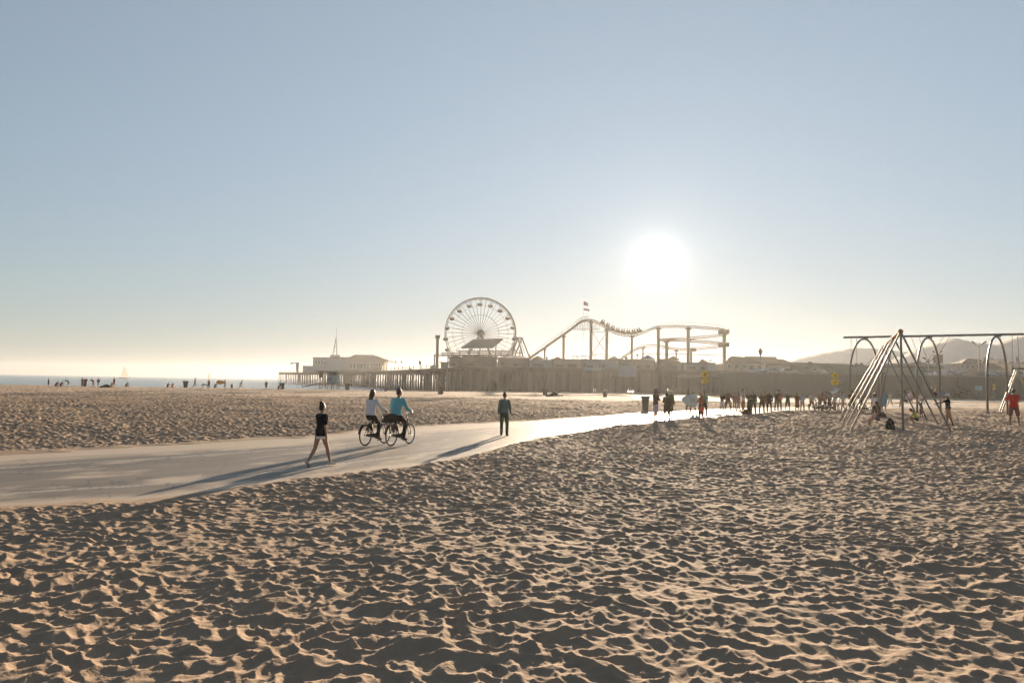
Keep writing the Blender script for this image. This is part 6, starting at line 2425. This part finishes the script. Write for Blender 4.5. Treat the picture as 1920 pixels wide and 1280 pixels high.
def make_car(label, loc, heading, paint, tall=1.0):
    t = thing('parked_car', label, 'car', loc, heading, 'cars parked along the edge of the raised car park')
    side = [(-2.15, 0.35), (2.15, 0.32), (2.2, 0.62), (2.05, 0.78), (1.15, 0.92 * tall), (-1.75, 0.98 * tall), (-2.15, 0.90)]
    b = MB()
    b.extrude([Vector((-0.88, y, z)) for y, z in side], (1.76, 0, 0))
    b.build('body', paint, t)
    cab = [(1.15, 0.92 * tall), (0.45, 1.40 * tall), (-0.9, 1.46 * tall), (-1.75, 0.98 * tall)]
    b = MB()
    lo = [Vector((-0.84, y, z)) for y, z in cab]
    hi = [Vector((0.84, y, z)) for y, z in cab]
    lo[1].x = lo[2].x = -0.68
    hi[1].x = hi[2].x = 0.68
    b.prism(None, lo, hi)
    b.build('window', GLASS, t)
    b = MB()
    b.ball((0, -0.24, 1.42 * tall), 0.70, 0.80, 0.11, n=20)
    b.build('roof', paint, t, smooth=True)
    b = MB()
    b.ball((0, 1.55, 0.80), 0.82, 0.62, 0.14, n=20)
    b.build('bonnet', paint, t, smooth=True)
    for s in (-1, 1):
        for y in (1.35, -1.35):
            w = MB()
            w.loft([Vector((s * 0.72, y, 0.32)), Vector((s * 0.90, y, 0.32))], [0.32, 0.32], n=16, round_ends=False)
            wo = w.build('wheel', RUBBER, t, smooth=False)
            w = MB()
            w.loft([Vector((s * 0.89, y, 0.32)), Vector((s * 0.915, y, 0.32))], [0.19, 0.19], n=12, round_ends=False)
            w.build('rim', CHROME, wo)
        for y, nm, m in ((2.19, 'headlight', CHROME), (-2.15, 'tail_light', RUST)):
            w = MB()
            w.box((s * 0.66, y, 0.68), (0.34, 0.08, 0.16))
            w.build(nm, m, t)
    return t


CARS = [(1416, 'pale car in the raised car park just left of the lamp post', 0, 40, 1.0), (1447, 'white car second from the left in the raised car park', 0, 65, 1.05), (1478, 'silver car third from the left along the raised car park', 1, 80, 1.0),
        (1537, 'beige car alone on the raised car park left of the walker sign', 3, 50, 1.05), (1640, 'dark car seen between the slanting frame legs on the raised car park', 2, 70, 1.0), (1746, 'white car glinting right behind the middle arch', 0, 40, 1.0),
        (1786, 'silver car glinting in front of the blue hall', 1, 35, 1.05), (1806, 'beige car right beside the silver one before the blue hall', 3, 60, 1.0), (1845, 'dark car hidden half behind the left leg of the right arch', 2, 45, 1.1),
        (1869, 'white car framed by the right arch', 0, 62, 1.0), (1884, 'dark car behind the right leg of the right arch', 2, 55, 1.0), (1911, 'silver car at the right edge above the red shirted person', 1, 35, 1.1)]
for x, lab, pi, hd, tall in CARS:
    p = at(x, 700, WALL_Y + 4.0)
    make_car(lab, Vector((p.x, WALL_Y + 4.0, CP_Z - 0.2)), R(hd), CAR_PAINTS[pi], tall)

lamp('lamp post with a flared head in front of the brown gabled house', 1426, 663.5, 700, 170, 1, CP_Z - 0.2, size=1.3)
lamp('double headed lamp post left of the billboard', 1742, 673, 700, 168, 2, CP_Z - 0.2)
lamp('tallest double headed lamp post above the blue hall', 1836, 643.5, 700, 200, 2, CP_Z - 0.2, size=1.35)
lamp('double headed lamp post rising from behind the billboard', 1758, 660.5, 700, 215, 2, CP_Z - 0.2)
lamp('short thin lamp post left of the double headed one', 1731, 679, 700, 210, 2, CP_Z - 0.2, size=0.8)
lamp('thin lamp post in front of the flat grey building near the coaster turn', 1324.5, 677, 700, 200, 2, 1.0, size=1.0)
lamp('thin dark post with no arms below the lift hill of the coaster', 1024.5, 673, 728, 200, 1, -0.5, size=0.7)

# flag pole at the right
t = thing('flag', 'small dark furled flag on a pole over the right edge roofs', 'flag')
pole(t, 'pole', at(1906, 700, 190), at(1906.5, 668, 190), 0.1, GREY_PAINT, 6)
b = MB()
b.loft([at(1906.8, 670, 190), at(1907.5, 673, 190), at(1907, 677, 190)], [0.12, 0.45, 0.25], [0.1, 0.2, 0.15], n=8)
b.build('cloth', FLAG, t, smooth=True)

# warning signs
def glyph_walker(b, c, s, y):
    """walking figure, drawn as raised strokes"""
    def st(pts, r):
        b.loft([c + Vector((px * s, y, pz * s)) for px, pz in pts], [r * s] * len(pts), [0.004] * len(pts), side=(1, 0, 0), n=6)
    b.loft([c + Vector((0.02 * s, y - 0.004, 0.36 * s)), c + Vector((0.02 * s, y + 0.002, 0.36 * s))], [0.085 * s, 0.085 * s], n=10, round_ends=False)
    for seg, r in (([(0.0, 0.24), (-0.02, -0.04)], 0.075), ([(-0.02, -0.04), (0.10, -0.22), (0.12, -0.42)], 0.05), ([(-0.03, -0.04), (-0.10, -0.24), (-0.22, -0.40)], 0.05), ([(0.02, 0.22), (0.16, 0.08), (0.24, 0.02)], 0.035), ([(0.0, 0.22), (-0.15, 0.10), (-0.18, -0.02)], 0.035)):
        for p, q in zip(seg[:-1], seg[1:]):
            d = Vector((q[0] - p[0], 0, q[1] - p[1])).normalized()
            n_ = Vector((d.z, 0, -d.x)) * (r * s)
            P, Q = c + Vector((p[0] * s, y, p[1] * s)), c + Vector((q[0] * s, y, q[1] * s))
            b.prism(None, [P + n_, P - n_, P - n_ + Vector((0, 0.006, 0)), P + n_ + Vector((0, 0.006, 0))], [Q + n_, Q - n_, Q - n_ + Vector((0, 0.006, 0)), Q + n_ + Vector((0, 0.006, 0))])


def walker_sign(label, x, y_top, y_mid, y_bot, foot_y, depth, arrow=-1, walker=True):
    f_ = at(x, foot_y, depth)
    f_.z = gz(f_.x, f_.y)
    top, mid, bot = at(x, y_top, depth), at(x, y_mid, depth), at(x, y_bot, depth)
    t = thing('warning_sign', label, 'sign', f_, 0, 'yellow warning signs along the path')
    pole(t, 'post', (0, 0.05, -0.1), (0, 0.05, top.z - f_.z - 0.05), 0.035, GREY_PAINT, 8)
    h = (top.z - mid.z) / 2
    cz = (top.z + mid.z) / 2 - f_.z
    b = MB()
    b.extrude([Vector((0, -0.02, cz + h)), Vector((-h, -0.02, cz)), Vector((0, -0.02, cz - h)), Vector((h, -0.02, cz))], (0, 0.03, 0))
    pl = b.build('diamond_plate', SIGN_YELLOW, t)
    b = MB()
    if walker:
        glyph_walker(b, Vector((0, 0, cz)), h * 1.05, -0.032)
    else:
        b.box((0, -0.028, cz + h * 0.1), (h * 0.28, 0.012, h * 0.7))
        b.box((0, -0.028, cz - h * 0.5), (h * 0.24, 0.012, h * 0.22))
    b.build('symbol', SIGN_BLACK, pl)
    h2 = (mid.z - bot.z) / 2 * 0.98
    c2 = (mid.z + bot.z) / 2 - f_.z
    b = MB()
    w2 = h2 * (1.5 if walker else 1.1)
    o = h2 * 0.45
    poly = [(-w2, -h2 + o), (-w2 + o, -h2), (w2 - o, -h2), (w2, -h2 + o), (w2, h2 - o), (w2 - o, h2), (-w2 + o, h2), (-w2, h2 - o)]
    b.extrude([Vector((px, -0.02, c2 + pz)) for px, pz in poly], (0, 0.03, 0))
    pl = b.build('plaque', SIGN_YELLOW, t)
    if walker:
        b = MB()
        A0, A1 = Vector((-arrow * w2 * 0.5, -0.03, c2 + h2 * 0.35)), Vector((arrow * w2 * 0.45, -0.03, c2 - h2 * 0.4))
        d = (A1 - A0).normalized()
        n_ = Vector((d.z, 0, -d.x))
        k = h2 * 0.13
        b.extrude([A0 + n_ * k, A0 - n_ * k, A1 - d * h2 * 0.4 - n_ * k, A1 - d * h2 * 0.4 - n_ * k * 3, A1, A1 - d * h2 * 0.4 + n_ * k * 3, A1 - d * h2 * 0.4 + n_ * k], (0, 0.008, 0))
        b.build('arrow', SIGN_BLACK, pl)
    return t


walker_sign('yellow diamond sign with a walking figure standing above the white surfboard', 1321.5, 693.5, 709.5, 718.5, 768, 66, 1)
walker_sign('yellow diamond sign with a walking figure above the flying swinger', 1566, 696.5, 711, 721, 768, 60, -1)
walker_sign('small yellow diamond sign with a plaque framed by the right arch', 1864.5, 718, 725.5, 731, 749, 118, 1, walker=False)
t = thing('notice_board', 'pale teal rectangular notice board near the foot of the retaining wall', 'notice board')
D = 140
P, Q = at(1828.5, 731.5, D), at(1841.5, 723.2, D)
b = MB()
b.box(((P.x + Q.x) / 2, D, (P.z + Q.z) / 2), (Q.x - P.x, 0.1, Q.z - P.z))
b.build('panel', SIGN_TEAL, t)
b = MB()
for X in (P.x + 0.2, Q.x - 0.2):
    b.box((X, D + 0.08, P.z / 2 - 0.1), (0.09, 0.06, P.z + 0.4))
b.build('post', GREY_PAINT, t)

# shrubs against the retaining wall
LEAF = mat('dry shrub leaves', (0.075, 0.075, 0.035), rough=0.8, spec=0.2, var=0.4, scale=2)
rs = np.random.default_rng(5)


def shrub(label, x, yb, w, h):
    p = ground(x, yb)
    t = thing('shrub', label, 'shrub', p, 0, 'shrubs along the retaining wall')
    b = MB()
    for _ in range(1100):
        q = rs.normal(size=3)
        q /= np.linalg.norm(q)
        r = rs.uniform(0.45, 1.0) ** 0.6
        c = Vector((q[0] * r * w / 2, q[1] * r * 0.9, h * 0.5 + q[2] * r * h * 0.5 * (1 + 0.3 * math.sin(q[0] * 5))))
        c.z = max(0.05, c.z)
        u = Vector(rs.normal(size=3)).normalized() * 0.2
        v = Vector(rs.normal(size=3)).normalized() * 0.16
        b.add([c - u, c + v, c + u, c - v], [(0, 1, 2, 3)])
    b.build('foliage', LEAF, t)
    b = MB()
    for k in range(3):
        b.tube([(0.1 * k - 0.1, 0, 0), (0.3 * k - 0.3, 0, h * 0.6)], 0.04, n=5)
    b.build('stem', WOOD_DARK, t)


for x, w, h, lab in ((1700, 4.2, 2.0, 'shrub at the wall foot behind the white tee swinger'),
                     (1800, 5.0, 2.4, 'bushy shrub at the wall foot left of the teal notice board'), (1882, 3.5, 2.0, 'shrub at the wall foot right of the small yellow sign')):
    shrub(lab, x, 748, w, h)

# ------------------------------------------------------------------ haze: pale sea air
hz = bpy.data.materials.new('sea haze')
hz.use_nodes = True
nt = hz.node_tree
nt.nodes.clear()
o_ = nt.nodes.new('ShaderNodeOutputMaterial')
v_ = nt.nodes.new('ShaderNodeVolumePrincipled')
v_.inputs['Color'].default_value = (0.97, 0.96, 0.94, 1)
v_.inputs['Density'].default_value = HAZE
v_.inputs['Anisotropy'].default_value = 0.6
nt.links.new(v_.outputs['Volume'], o_.inputs['Volume'])
b = MB()
b.box((-900, 1250, 16), (4200, 2900, 45))
h_ = b.build('haze', hz)
tag(h_, kind='stuff')

# turn the rounded bodies and clothes into plain meshes
bpy.context.view_layer.update()
dg = bpy.context.evaluated_depsgraph_get()
done = []
for o in TO_REMESH:
    me = bpy.data.meshes.new_from_object(o.evaluated_get(dg), depsgraph=dg)
    done.append((o, me))
for o, me in done:
    o.modifiers.clear()
    old = o.data
    m_ = old.materials[0]
    o.data = me
    if not me.materials:
        me.materials.append(m_)
    me.polygons.foreach_set('use_smooth', [True] * len(me.polygons))
